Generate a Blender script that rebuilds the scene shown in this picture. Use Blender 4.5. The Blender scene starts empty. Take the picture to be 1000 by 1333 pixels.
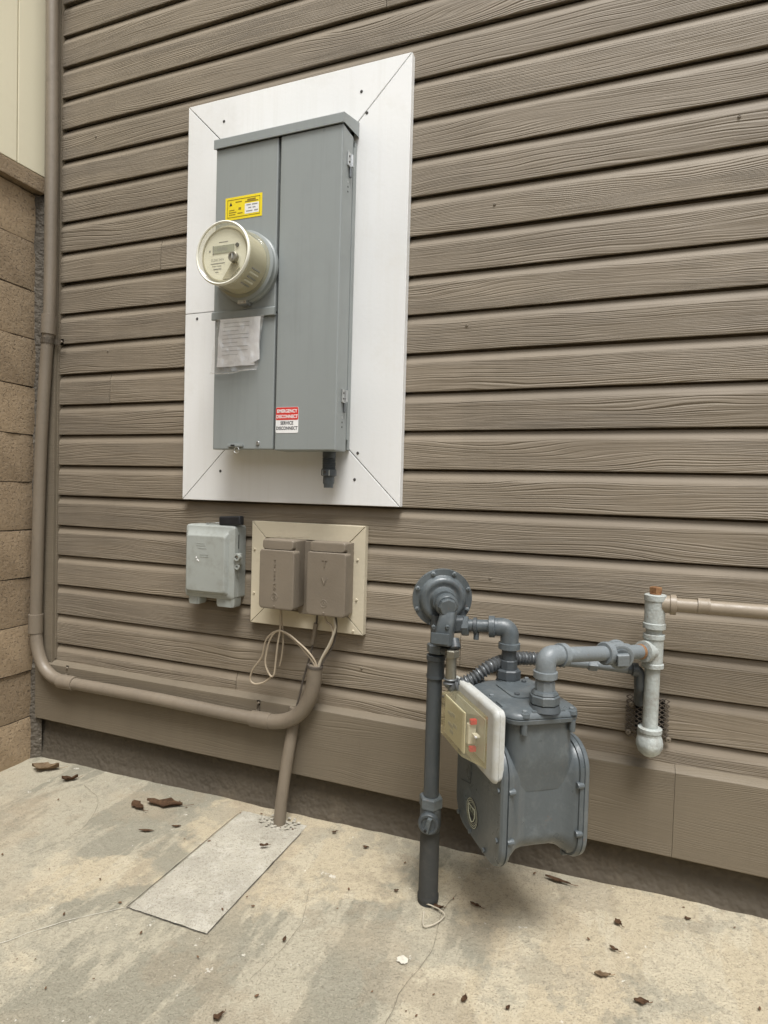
import bpy, bmesh, math, random
from mathutils import Vector, Matrix
random.seed(7)
S = bpy.context.scene
COL = S.collection
R = math.radians

# ------------------------------------------------------------------ camera
def cam_basis(yaw, pitch, roll):
    f = Vector((-math.sin(yaw)*math.cos(pitch), math.cos(yaw)*math.cos(pitch), math.sin(pitch)))
    r = Vector((math.cos(yaw), math.sin(yaw), 0)); u = r.cross(f)
    c, s = math.cos(roll), math.sin(roll)
    return f, r*c + u*s, u*c - r*s
cd = bpy.data.cameras.new('camera'); cam = bpy.data.objects.new('camera', cd); COL.objects.link(cam)
F_, R_, U_ = cam_basis(R(20.945), R(-1.808), R(1.579))
m = Matrix.Identity(4)
for i in range(3):
    m[i][0] = R_[i]; m[i][1] = U_[i]; m[i][2] = -F_[i]
m[0][3], m[1][3], m[2][3] = 0.0, -1.4845, 0.905
cam.matrix_world = m
cd.sensor_fit = 'VERTICAL'; cd.sensor_height = 36.0; cd.lens = 36.0*780/1333.0
cd.clip_start = 0.02; cd.clip_end = 300
S.camera = cam

# ------------------------------------------------------------------ sky and sun
SUN_EL, SUN_AZ = R(66), R(150)          # azimuth clockwise from +Y
w = bpy.data.worlds.new('World'); S.world = w; w.use_nodes = True
nt = w.node_tree; bgn = nt.nodes['Background']
sky = nt.nodes.new('ShaderNodeTexSky'); sky.sky_type = 'NISHITA'; sky.sun_disc = False
sky.sun_elevation = SUN_EL; sky.sun_rotation = SUN_AZ
sky.air_density = 1.0; sky.dust_density = 3.0; sky.ozone_density = 0.6
hs = nt.nodes.new('ShaderNodeHueSaturation'); hs.inputs['Saturation'].default_value = 0.22
nt.links.new(sky.outputs[0], hs.inputs['Color']); nt.links.new(hs.outputs[0], bgn.inputs[0])
bgn.inputs[1].default_value = 0.075
sd = bpy.data.lights.new('sun', 'SUN'); sd.energy = 1.5; sd.angle = R(24); sd.color = (1.0, 0.985, 0.965)
sun = bpy.data.objects.new('sun', sd); COL.objects.link(sun)
to_sun = Vector((math.sin(SUN_AZ)*math.cos(SUN_EL), math.cos(SUN_AZ)*math.cos(SUN_EL), math.sin(SUN_EL)))
sun.rotation_euler = to_sun.to_track_quat('Z', 'Y').to_euler(); sun.location = (0, -4, 6)
S.view_settings.view_transform = 'Standard'; S.view_settings.look = 'None'
S.view_settings.gamma = 1.0; S.view_settings.exposure = 1.38

# ------------------------------------------------------------------ materials
class NT:
    def __init__(s, name):
        s.m = bpy.data.materials.new(name); s.m.use_nodes = True
        s.t = s.m.node_tree; s.b = s.t.nodes['Principled BSDF']; s.out = s.t.nodes['Material Output']
        s.tc = s.t.nodes.new('ShaderNodeTexCoord')
    def n(s, typ, **kw):
        nd = s.t.nodes.new(typ)
        for k, v in kw.items():
            if k in nd.inputs: nd.inputs[k].default_value = v
            else: setattr(nd, k, v)
        return nd
    def l(s, a, b): s.t.links.new(a, b)
    def math(s, op, a, b=None, clamp=False):
        nd = s.t.nodes.new('ShaderNodeMath'); nd.operation = op; nd.use_clamp = clamp
        for i, v in enumerate((a, b)):
            if v is None: continue
            if isinstance(v, (int, float)): nd.inputs[i].default_value = v
            else: s.l(v, nd.inputs[i])
        return nd.outputs[0]
    def noise(s, scale, detail=3, rough=.55, vec=None, stretch=None, w=0.0):
        nd = s.n('ShaderNodeTexNoise'); nd.inputs['Scale'].default_value = scale
        nd.inputs['Detail'].default_value = detail; nd.inputs['Roughness'].default_value = rough
        v = vec if vec is not None else s.tc.outputs['Object']
        if stretch or w:
            mp = s.n('ShaderNodeMapping'); mp.inputs['Scale'].default_value = stretch or (1, 1, 1)
            mp.inputs['Location'].default_value = (w, w*.7, w*1.3)
            s.l(v, mp.inputs[0]); v = mp.outputs[0]
        s.l(v, nd.inputs['Vector']); return nd.outputs['Fac']
    def ramp(s, fac, stops, interp='LINEAR'):
        nd = s.n('ShaderNodeValToRGB'); nd.color_ramp.interpolation = interp
        e = nd.color_ramp.elements
        while len(e) < len(stops): e.new(.5)
        for i, (p, c) in enumerate(stops):
            e[i].position = p; e[i].color = (c, c, c, 1) if isinstance(c, (int, float)) else (*c, 1)
        s.l(fac, nd.inputs[0]); return nd.outputs[0]
    def mix(s, fac, a, b, blend='MIX'):
        nd = s.n('ShaderNodeMix', data_type='RGBA', blend_type=blend)
        if isinstance(fac, (int, float)): nd.inputs[0].default_value = fac
        else: s.l(fac, nd.inputs[0])
        for i, v in ((6, a), (7, b)):
            if isinstance(v, tuple): nd.inputs[i].default_value = (*v, 1)
            else: s.l(v, nd.inputs[i])
        return nd.outputs[2]
    def bump(s, h, strength=.5, dist=.002):
        nd = s.n('ShaderNodeBump'); nd.inputs['Strength'].default_value = strength
        nd.inputs['Distance'].default_value = dist; s.l(h, nd.inputs['Height']); s.l(nd.outputs[0], s.b.inputs['Normal'])

def worn(name, c, dirt=None, rough=.5, metal=0., amt=.35, scale=30., bumpd=.0006, bstr=.3, bscale=180., spec=.5, edge=.55, streak=0., rust=0.):
    """painted / cast surface: broad tone drift, grime patches, fine relief"""
    k = NT(name)
    a = k.noise(scale*.15, 2, .6); g = k.noise(scale, 4, .7, w=3.1); f = k.noise(bscale, 1, .6, w=7.7)
    c2 = tuple(x*.82 for x in c); dirt = dirt or tuple(x*.55 for x in c)
    col = k.mix(k.ramp(a, [(.35, 0.), (.68, 1.)]), c, c2)
    col = k.mix(k.math('MULTIPLY', k.ramp(g, [(edge, 0.), (edge+.2, 1.)]), amt), col, dirt)
    if streak:
        dr = k.noise(1., 4, .7, stretch=(42., 42., 2.2), w=5.5)
        col = k.mix(k.math('MULTIPLY', k.ramp(dr, [(.50, 0.), (.72, 1.)]), streak), col, dirt)
    if rust:
        ru = k.noise(48., 5, .75, w=12.5)
        col = k.mix(k.math('MULTIPLY', k.ramp(ru, [(.64, 0.), (.71, 1.)]), rust), col, (.16, .075, .035))
        sc = k.noise(9., 5, .8, w=22.)
        col = k.mix(k.math('MULTIPLY', k.ramp(sc, [(.55, 0.), (.66, 1.)]), .35), col, tuple(min(1, x*1.9) for x in c))
    k.l(col, k.b.inputs['Base Color'])
    k.l(k.ramp(g, [(.3, max(rough-.1, .05)), (.7, min(rough+.15, 1))]), k.b.inputs['Roughness'])
    k.b.inputs['Metallic'].default_value = metal; k.b.inputs['Specular IOR Level'].default_value = spec
    k.bump(k.math('ADD', f, k.math('MULTIPLY', g, .6)), bstr, bumpd)
    return k.m

def siding_mat(name, c, c2, relief=.0020, strength=1.0, cove=True):
    k = NT(name)
    oi = k.n('ShaderNodeObjectInfo')
    off = k.n('ShaderNodeCombineXYZ'); k.l(k.math('MULTIPLY', oi.outputs['Random'], 43.), off.inputs[0])
    k.l(k.math('MULTIPLY', oi.outputs['Random'], 17.), off.inputs[1])
    va = k.n('ShaderNodeVectorMath', operation='ADD'); k.l(k.tc.outputs['Object'], va.inputs[0]); k.l(off.outputs[0], va.inputs[1])
    v = va.outputs[0]
    sp = k.n('ShaderNodeSeparateXYZ'); k.l(v, sp.inputs[0])
    lo = k.n('ShaderNodeSeparateXYZ'); k.l(k.tc.outputs['Object'], lo.inputs[0])
    # broad flowing warp of the growth rings
    w1 = k.noise(1., 1, .5, vec=v, stretch=(1.7, 1., 11.)); w2 = k.noise(1., 1, .5, vec=v, stretch=(7., 1., 24.), w=2.)
    warp = k.math('ADD', k.math('MULTIPLY', k.math('SUBTRACT', w1, .5), .060), k.math('MULTIPLY', k.math('SUBTRACT', w2, .5), .0075))
    zz = k.math('ADD', sp.outputs[2], warp)
    # rings: a triangle-free sine in warped height, its pitch drifting
    r2 = k.math('FRACT', k.math('MULTIPLY', oi.outputs['Random'], 13.7)); r3 = k.math('FRACT', k.math('MULTIPLY', oi.outputs['Random'], 71.3))
    freq = k.math('ADD', k.math('MULTIPLY', r2, 700.), 420.)
    ring = k.math('SINE', k.math('MULTIPLY', zz, freq))
    ring2 = k.math('SINE', k.math('MULTIPLY', zz, 2*math.pi/.0036))
    ringv = k.ramp(k.math('MULTIPLY_ADD' if False else 'ADD', k.math('MULTIPLY', ring, .5), .5), [(0., 0.), (.16, .85), (.5, 1.), (1., .85)])
    ring2v = k.ramp(k.math('ADD', k.math('MULTIPLY', ring2, .5), .5), [(0., .1), (.35, .8), (1., 1.)])
    cb = k.n('ShaderNodeCombineXYZ'); k.l(sp.outputs[0], cb.inputs[0]); k.l(sp.outputs[1], cb.inputs[1]); k.l(zz, cb.inputs[2])
    fib = k.noise(1., 2, .6, vec=cb.outputs[0], stretch=(5., 1., 330.))
    mask = k.ramp(k.noise(1., 2, .5, vec=v, stretch=(3.2, 1., 17.), w=5.), [(.40, .06), (.62, 1.)])
    mask2 = k.ramp(k.noise(1., 2, .5, vec=v, stretch=(1.3, 1., 6.), w=9.), [(.45, 0.), (.62, 1.)])
    h = k.math('ADD', k.math('MULTIPLY', ringv, k.math('MULTIPLY', mask, k.math('ADD', k.math('MULTIPLY', r3, .7), .6))), k.math('MULTIPLY', k.math('MULTIPLY', ring2v, mask2), .65))
    h = k.math('ADD', h, k.math('MULTIPLY', fib, .75))
    if cove:   # milled cove at the top of every board carries no grain
        flat = k.ramp(k.math('MULTIPLY', lo.outputs[2], -10.), [(.235, 0.), (.29, 1.)])
        h = k.math('MULTIPLY', h, flat)
    k.bump(h, strength, relief)
    tone = k.noise(1., 4, .6, vec=v, stretch=(2., 1., 9.), w=4.)
    col = k.mix(k.ramp(tone, [(.3, 0.), (.7, 1.)]), c, c2)
    bo = k.ramp(oi.outputs['Random'], [(0., .93), (1., 1.05)])
    col = k.mix(1., col, bo, 'MULTIPLY')
    ge = k.n('ShaderNodeNewGeometry')
    fade = k.noise(1., 3, .6, vec=ge.outputs['Position'], stretch=(1.6, 1., .8), w=3.); drip = k.noise(1., 3, .65, vec=ge.outputs['Position'], stretch=(17., 1., 1.3), w=6.)
    col = k.mix(1., col, k.ramp(fade, [(.32, .86), (.68, 1.08)]), 'MULTIPLY')
    col = k.mix(1., col, k.ramp(drip, [(.28, .95), (.5, 1.01)]), 'MULTIPLY')
    speck = k.noise(1., 4, .7, stretch=(60., 60., 60.), w=1.)
    col = k.mix(k.math('MULTIPLY', k.ramp(speck, [(.66, 0.), (.76, 1.)]), .22), col, tuple(x*.5 for x in c))
    k.l(col, k.b.inputs['Base Color']); k.b.inputs['Roughness'].default_value = .62
    k.b.inputs['Specular IOR Level'].default_value = .35
    return k.m

TAUPE = (.225, .187, .137); TAUPE2 = (.203, .168, .123)
M = {}
M['siding'] = siding_mat('taupe_grain_paint', TAUPE, TAUPE2)
M['skirt'] = siding_mat('taupe_skirt_paint', (.182, .152, .109), (.166, .138, .099), .0009, .6, False)
M['taupe'] = worn('taupe_smooth_paint', (.200, .166, .124), rough=.46, amt=.38, scale=18, bumpd=.0009, bstr=.4, bscale=90, streak=.25)
M['taupe_box'] = worn('taupe_box_paint', (.205, .172, .130), rough=.52, amt=.22, scale=40, bumpd=.0008, bstr=.45)
M['tan_pipe'] = worn('tan_pipe_paint', (.290, .240, .178), rough=.45, amt=.22, scale=25)
M['foundation'] = worn('painted_rough_concrete', (.085, .070, .050), (.17, .14, .10), rough=.85, amt=.45, scale=14, bumpd=.006, bstr=.9, bscale=55)
M['dark'] = worn('dark_void', (.02, .018, .016), rough=.9)
M['white_board'] = worn('white_trim_paint', (.82, .825, .81), (.62, .605, .55), rough=.42, amt=.30, scale=9, bumpd=.0005, bstr=.4, bscale=90, edge=.56, streak=.2)
M['cream_board'] = worn('cream_board_paint', (.58, .52, .39), (.36, .30, .21), rough=.5, amt=.35, scale=20, bumpd=.001, bstr=.5, bscale=70)
M['cream_wall'] = worn('cream_wall_paint', (.84, .785, .59), (.62, .55, .39), rough=.6, amt=.22, scale=6, bumpd=.0006)
M['panel'] = worn('grey_enamel', (.270, .293, .287), (.205, .222, .215), rough=.34, amt=.35, scale=5, bumpd=.00025, bstr=.25, bscale=40, streak=.4)
M['plastic_grey'] = worn('weathered_grey_plastic', (.335, .355, .330), (.23, .235, .20), rough=.55, amt=.55, scale=26, bumpd=.0004, edge=.5)
M['gas'] = worn('grey_gas_paint', (.088, .103, .110), (.175, .185, .182), rough=.34, amt=.45, scale=17, bumpd=.0010, bstr=.5, bscale=110, edge=.54, streak=.28, rust=.45)
M['gas_light'] = worn('pale_grey_gas_paint', (.175, .197, .207), (.12, .125, .122), rough=.42, amt=.5, scale=30, bumpd=.0010, bstr=.5, rust=.5)
M['gas_dark'] = worn('dark_pipe_paint', (.060, .070, .076), (.11, .115, .11), rough=.45, amt=.4, scale=30, bumpd=.0008, rust=.35)
M['sleeve'] = worn('dark_sleeve_wrap', (.046, .048, .046), (.10, .095, .085), rough=.75, amt=.5, scale=24, bumpd=.0008)
M['black'] = worn('black_plastic', (.012, .013, .016), (.03, .03, .03), rough=.5, amt=.4)
M['white_pipe'] = worn('pale_galvanised_paint', (.40, .43, .41), (.22, .20, .165), rough=.5, amt=.6, scale=38, bumpd=.0014, bstr=.6, edge=.47, rust=.6)
M['rust'] = worn('rusted_brass', (.36, .20, .095), (.14, .05, .02), rough=.6, metal=.4, amt=.7, scale=90, edge=.45)
M['steel'] = worn('zinc_steel', (.62, .63, .62), (.35, .34, .32), rough=.3, metal=.9, amt=.4, scale=60)
M['brass'] = worn('dull_brass', (.30, .285, .235), (.16, .145, .11), rough=.4, metal=.8, amt=.4, scale=60)
M['flex'] = worn('flexible_hose_metal', (.17, .18, .185), (.10, .10, .10), rough=.38, metal=.55, amt=.4, scale=50)
M['screw'] = worn('dark_screw', (.06, .055, .05), rough=.6)
M['wire_tan'] = worn('painted_cable', (.42, .35, .255), (.22, .18, .13), rough=.55, amt=.3, scale=60)
M['wire_dark'] = worn('dark_cable', (.09, .075, .06), rough=.6)
M['wire_pale'] = worn('pale_wire', (.52, .47, .37), rough=.5)
M['mesh'] = worn('painted_metal_lath', (.10, .080, .060), (.05, .035, .025), rough=.7, amt=.6, scale=60)
M['index_white'] = worn('aged_white_plastic', (.50, .51, .485), (.36, .34, .27), rough=.45, amt=.6, scale=28, edge=.5)
M['dial'] = worn('dial_plate', (.72, .70, .58), rough=.6, amt=.2)
M['red'] = worn('red_marker', (.70, .02, .03), rough=.5, amt=.2)
M['sticker_red'] = worn('red_sticker', (.62, .035, .025), rough=.4, amt=.1)
M['sticker_white'] = worn('white_sticker', (.80, .80, .79), rough=.4, amt=.1)
M['sticker_yellow'] = worn('yellow_sticker', (.86, .68, .01), (.6, .45, .02), rough=.4, amt=.2, scale=40)
M['ink'] = worn('ink', (.02, .02, .025), rough=.7)
M['ink_brown'] = worn('brown_ink', (.28, .19, .01), rough=.7)
M['ink_grey'] = worn('grey_ink', (.28, .28, .27), rough=.7)
M['ink_pale'] = worn('pale_ink', (.52, .53, .53), rough=.7)
M['face'] = worn('meter_face', (.88, .87, .76), rough=.5, amt=.1)
M['core'] = worn('meter_core', (.50, .47, .35), (.36, .335, .24), rough=.6, amt=.5, scale=14, edge=.45)
M['lcd'] = worn('lcd', (.34, .36, .29), rough=.2, amt=.1)
M['emblem'] = worn('emblem_print', (.55, .58, .47), rough=.6, amt=.2)
M['paper'] = worn('paper', (.90, .905, .91), (.80, .81, .82), rough=.8, amt=.25, scale=12)
M['mortar'] = worn('old_mortar', (.115, .098, .075), (.50, .47, .40), rough=.9, amt=.75, scale=38, bumpd=.008, bstr=1., bscale=70, edge=.60)
M['paper_grit'] = worn('pale_crack_fill', (.56, .53, .45), (.30, .27, .21), rough=.9, amt=.6, scale=90)
M['grit_dark'] = worn('dark_crack', (.17, .145, .105), (.28, .25, .19), rough=.9, amt=.8, scale=90)
M['leaf'] = worn('dry_leaf', (.155, .085, .042), (.06, .032, .018), rough=.8, amt=.7, scale=70, edge=.45)
M['leaf_pale'] = worn('pale_dry_leaf', (.30, .215, .125), (.13, .075, .04), rough=.8, amt=.6, scale=60, edge=.45)

def clear(name, tint, gloss=.05, rough=.06, ior=1.45, milky=0., mcol=(.8, .8, .8)):
    k = NT(name); k.t.nodes.remove(k.b)
    tr = k.n('ShaderNodeBsdfTransparent'); tr.inputs[0].default_value = (*tint, 1)
    gl = k.n('ShaderNodeBsdfGlossy'); gl.inputs['Roughness'].default_value = rough; gl.inputs[0].default_value = (1, 1, 1, 1)
    lw = k.n('ShaderNodeLayerWeight'); lw.inputs[0].default_value = .5
    f = k.math('ADD', k.math('MULTIPLY', k.math('POWER', lw.outputs['Facing'], 4.), ior-1.), gloss, True)
    df = k.n('ShaderNodeBsdfDiffuse'); df.inputs[0].default_value = (*mcol, 1)
    mk = k.n('ShaderNodeMixShader'); mk.inputs[0].default_value = milky; k.l(tr.outputs[0], mk.inputs[1]); k.l(df.outputs[0], mk.inputs[2])
    mx = k.n('ShaderNodeMixShader'); k.l(f, mx.inputs[0]); k.l(mk.outputs[0], mx.inputs[1]); k.l(gl.outputs[0], mx.inputs[2])
    k.l(mx.outputs[0], k.out.inputs[0]); return k.m
M['dome'] = clear('aged_clear_dome', (.97, .96, .90), .05, .05, 1.5, .10, (.70, .67, .52))
M['index_clear'] = clear('yellowed_clear_plastic', (.94, .91, .78), .06, .10, 1.45, .20, (.50, .46, .31))
M['bag'] = clear('clear_bag', (.985, .985, .99), .09, .12, 1.6, .14, (.93, .94, .95))

def block_mat():
    k = NT('brown_split_block')
    oi = k.n('ShaderNodeObjectInfo')
    a = k.noise(9., 5, .6); g = k.noise(55., 5, .7, w=2.); pit = k.noise(150., 3, .6, w=6.)
    c = k.mix(k.ramp(a, [(.3, 0.), (.7, 1.)]), (.42, .315, .20), (.31, .228, .14))
    c = k.mix(k.math('MULTIPLY', k.ramp(g, [(.5, 0.), (.7, 1.)]), .5), c, (.37, .295, .205))
    c = k.mix(k.math('MULTIPLY', k.ramp(pit, [(.62, 0.), (.70, 1.)]), .7), c, (.09, .062, .04))
    c = k.mix(1., c, k.ramp(oi.outputs['Random'], [(0., .74), (1., 1.15)]), 'MULTIPLY')
    k.l(c, k.b.inputs['Base Color']); k.b.inputs['Roughness'].default_value = .92
    k.bump(k.math('ADD', k.math('MULTIPLY', g, 1.), k.math('MULTIPLY', k.ramp(pit, [(.55, 1.), (.7, 0.)]), .8)), .8, .004)
    return k.m
M['block'] = block_mat()

def ground_mat(name, patch=False):
    k = NT(name)
    big = k.noise(2.1, 6, .62, w=1.7); mid = k.noise(7.5, 6, .68, w=4.2); fine = k.noise(60., 5, .7, w=2.); grit = k.noise(260., 3, .6, w=8.)
    st = k.noise(1., 5, .65, stretch=(5.5, 1.6, 1.), w=11.)
    if patch:
        c = k.mix(k.ramp(mid, [(.35, 0.), (.68, 1.)]), (.46, .432, .355), (.36, .337, .278))
        c = k.mix(k.math('MULTIPLY', k.ramp(k.noise(16., 5, .75, w=5.), [(.52, 0.), (.60, 1.)]), .5), c, (.52, .495, .425))
    else:
        px = k.n('ShaderNodeSeparateXYZ'); k.l(k.tc.outputs['Object'], px.inputs[0])
        side = k.math('MULTIPLY', k.math('ADD', px.outputs[0], .72), .16)      # the far left of the yard is greyer with old scum
        bigs = k.math('ADD', big, k.math('MINIMUM', side, .07))
        c = k.mix(k.ramp(bigs, [(.475, 0.), (.510, 1.)]), (.262, .246, .188), (.440, .380, .268))
        c = k.mix(k.math('MULTIPLY', k.ramp(st, [(.49, 0.), (.525, 1.)]), .55), c, (.475, .430, .325))
        c = k.mix(k.math('MULTIPLY', k.ramp(mid, [(.535, 0.), (.565, 1.)]), .5), c, (.285, .268, .208))
        wid = k.noise(4.2, 5, .7, w=21.)
        c = k.mix(k.math('MULTIPLY', k.ramp(wid, [(.57, 0.), (.62, 1.)]), .5), c, (.275, .235, .168))
        red = k.noise(3.1, 3, .6, w=31.)
        c = k.mix(k.math('MULTIPLY', k.ramp(red, [(.52, 0.), (.66, 1.)]), .4), c, (.42, .345, .24))
    c = k.mix(k.math('MULTIPLY', k.ramp(fine, [(.53, 0.), (.68, 1.)]), .38), c, (.19, .172, .130))
    c = k.mix(k.math('MULTIPLY', k.ramp(k.noise(30., 4, .75, w=14.), [(.665, 0.), (.70, 1.)]), .7), c, (.66, .63, .55))
    c = k.mix(k.math('MULTIPLY', k.ramp(grit, [(.56, 0.), (.66, 1.)]), .55), c, (.15, .125, .09))
    c = k.mix(k.math('MULTIPLY', k.ramp(k.noise(190., 3, .7, w=41.), [(.57, 0.), (.66, 1.)]), .25), c, (.52, .47, .37))
    k.l(c, k.b.inputs['Base Color']); k.b.inputs['Roughness'].default_value = .88
    k.b.inputs['Specular IOR Level'].default_value = .3
    pore = k.noise(420., 1, .5, w=17.)
    h = k.math('ADD', k.math('MULTIPLY', fine, 1.3), k.math('MULTIPLY', k.ramp(pore, [(.28, 0.), (.42, 1.)]), .35))
    h = k.math('ADD', h, k.math('MULTIPLY', mid, 2.2))
    k.bump(h, .8, .005)
    return k.m
M['ground'] = ground_mat('stained_concrete'); M['patch'] = ground_mat('patch_concrete', True)

# ------------------------------------------------------------------ mesh helpers
def thing(name, label, cat, loc=(0, 0, 0), group=None):
    o = bpy.data.objects.new(name, None); COL.objects.link(o); o.location = loc; o.empty_display_size = .05
    tag(o, label, cat, group); return o
def tag(o, label, cat=None, group=None):
    o['label'] = label
    if cat: o['category'] = cat
    if group: o['group'] = group
    return o
def attach(o, parent):
    if parent is not None:
        o.parent = parent
        q = Matrix.Identity(4); p = parent
        while p is not None:
            if p.type == 'EMPTY': q = (Matrix.Translation(p.location) @ p.rotation_euler.to_matrix().to_4x4()); break
            p = p.parent
        # meshes are written in world coordinates, so undo the thing's own placement
        o.matrix_parent_inverse = q.inverted() if parent.type == 'EMPTY' else Matrix.Identity(4)
    return o
def finish(bm, name, mat, parent=None, smooth=35, frame=None):
    bmesh.ops.recalc_face_normals(bm, faces=bm.faces[:])
    if frame is not None: bmesh.ops.transform(bm, matrix=frame, verts=bm.verts[:])
    me = bpy.data.meshes.new(name); bm.to_mesh(me); bm.free()
    return link(me, name, mat, parent, smooth)
def link(me, name, mat, parent=None, smooth=35):
    if mat is not None and not me.materials: me.materials.append(M[mat] if isinstance(mat, str) else mat)
    if smooth:
        me.shade_smooth(); me.set_sharp_from_angle(angle=R(smooth))
    o = bpy.data.objects.new(name, me); COL.objects.link(o)
    if smooth:
        wn = o.modifiers.new('weighted_normal', 'WEIGHTED_NORMAL'); wn.keep_sharp = True; wn.weight = 80
    return attach(o, parent)
def bm_box(bm, x0, x1, y0, y1, z0, z1, bev=0., seg=2):
    vs = [bm.verts.new((x, y, z)) for x in (x0, x1) for y in (y0, y1) for z in (z0, z1)]
    fs = [bm.faces.new([vs[i] for i in q]) for q in ((0, 1, 3, 2), (4, 6, 7, 5), (0, 4, 5, 1), (2, 3, 7, 6), (0, 2, 6, 4), (1, 5, 7, 3))]
    if bev:
        es = list({e for f in fs for e in f.edges})
        bmesh.ops.bevel(bm, geom=es, offset=bev, segments=seg, affect='EDGES', profile=.6)
    return bm
def box(name, x0, x1, y0, y1, z0, z1, mat, parent=None, bev=.0, seg=2, frame=None):
    return finish(bm_box(bmesh.new(), x0, x1, y0, y1, z0, z1, bev, seg), name, mat, parent, frame=frame)
def frame_to(origin, axis, up=(0, 0, 1)):
    a = Vector(axis).normalized(); u = Vector(up)
    if abs(a.dot(u)) > .98: u = Vector((0, 1, 0))
    x = u.cross(a).normalized(); y = a.cross(x)
    q = Matrix.Identity(4)
    for i in range(3): q[i][0] = x[i]; q[i][1] = y[i]; q[i][2] = a[i]; q[i][3] = origin[i]
    return q
def bm_lathe(bm, prof, origin, axis, n=32, up=(0, 0, 1), rot=0., ring=False):
    q = frame_to(origin, axis, up); rings = []
    for r, h in prof:
        if r < 1e-6: rings.append([bm.verts.new(q @ Vector((0, 0, h)))])
        else: rings.append([bm.verts.new(q @ Vector((r*math.cos(rot+2*math.pi*i/n), r*math.sin(rot+2*math.pi*i/n), h))) for i in range(n)])
    if ring: rings.append(rings[0])
    for a, b in zip(rings, rings[1:]):
        for i in range(n):
            j = (i+1) % n
            if len(a) == 1 and len(b) == 1: continue
            if len(a) == 1: bm.faces.new((a[0], b[i], b[j]))
            elif len(b) == 1: bm.faces.new((a[i], b[0], a[j]))
            else: bm.faces.new((a[i], b[i], b[j], a[j]))
    if len(rings[0]) > 1 and not ring: bm.faces.new(rings[0][::-1])
    if len(rings[-1]) > 1 and not ring: bm.faces.new(rings[-1])
    return bm
def lathe(name, prof, origin, axis, mat, parent=None, n=32, smooth=40, up=(0, 0, 1), rot=0., frame=None, ring=False):
    return finish(bm_lathe(bmesh.new(), prof, origin, axis, n, up, rot, ring), name, mat, parent, smooth, frame)
def spline(pts, k=10):
    P = [Vector(p) for p in pts]; P = [P[0]*2-P[1]] + P + [P[-1]*2-P[-2]]; out = []
    for i in range(1, len(P)-2):
        for j in range(k):
            t = j/k
            out.append(.5*((2*P[i]) + (P[i+1]-P[i-1])*t + (2*P[i-1]-5*P[i]+4*P[i+1]-P[i+2])*t*t + (3*P[i]-P[i-1]-3*P[i+1]+P[i+2])*t**3))
    out.append(P[-2]); return out
def bend(pts, r, k=8):
    """polyline with its inner corners rounded to radius r"""
    P = [Vector(p) for p in pts]; out = [P[0]]
    for i in range(1, len(P)-1):
        a = (P[i-1]-P[i]).normalized(); b = (P[i+1]-P[i]).normalized()
        ang = a.angle(b); d = min(r/math.tan(ang/2), (P[i-1]-P[i]).length*.49, (P[i+1]-P[i]).length*.49)
        s, e = P[i]+a*d, P[i]+b*d
        for j in range(k+1):
            t = j/k; out.append(s*(1-t)**2 + P[i]*2*t*(1-t) + e*t*t)
    out.append(P[-1]); return out
def bm_tube(bm, path, rad, n=20, cap=True):
    P = [Vector(p) for p in path]; rr = rad if callable(rad) else (lambda i: rad)
    t0 = (P[1]-P[0]).normalized(); ref = Vector((0, 0, 1)) if abs(t0.z) < .9 else Vector((1, 0, 0))
    x = ref.cross(t0).normalized(); rings = []
    for i, p in enumerate(P):
        t = (P[min(i+1, len(P)-1)]-P[max(i-1, 0)]).normalized()
        x = (x - t*x.dot(t)).normalized(); y = t.cross(x)
        rings.append([bm.verts.new(p + (x*math.cos(2*math.pi*j/n) + y*math.sin(2*math.pi*j/n))*rr(i)) for j in range(n)])
    for a, b in zip(rings, rings[1:]):
        for j in range(n): bm.faces.new((a[j], b[j], b[(j+1) % n], a[(j+1) % n]))
    if cap: bm.faces.new(rings[0][::-1]); bm.faces.new(rings[-1])
    return bm
def tube(name, path, rad, mat, parent=None, n=20, frame=None, smooth=40):
    return finish(bm_tube(bmesh.new(), path, rad, n), name, mat, parent, smooth, frame)
def rrect(x0, x1, y0, y1, r, k=5):
    out = []
    for cx, cy, a in ((x1-r, y1-r, 0), (x0+r, y1-r, 90), (x0+r, y0+r, 180), (x1-r, y0+r, 270)):
        for i in range(k+1):
            t = R(a+90*i/k); out.append((cx+r*math.cos(t), cy+r*math.sin(t)))
    return out
def bm_loft(bm, loops):
    """loops: lists of equal length 3-D points, capped at both ends"""
    V = [[bm.verts.new(p) for p in lp] for lp in loops]; n = len(V[0])
    for a, b in zip(V, V[1:]):
        for i in range(n): bm.faces.new((a[i], b[i], b[(i+1) % n], a[(i+1) % n]))
    bm.faces.new(V[0][::-1]); bm.faces.new(V[-1]); return bm
def loft(name, loops, mat, parent=None, smooth=35, frame=None):
    return finish(bm_loft(bmesh.new(), loops), name, mat, parent, smooth, frame)
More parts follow.
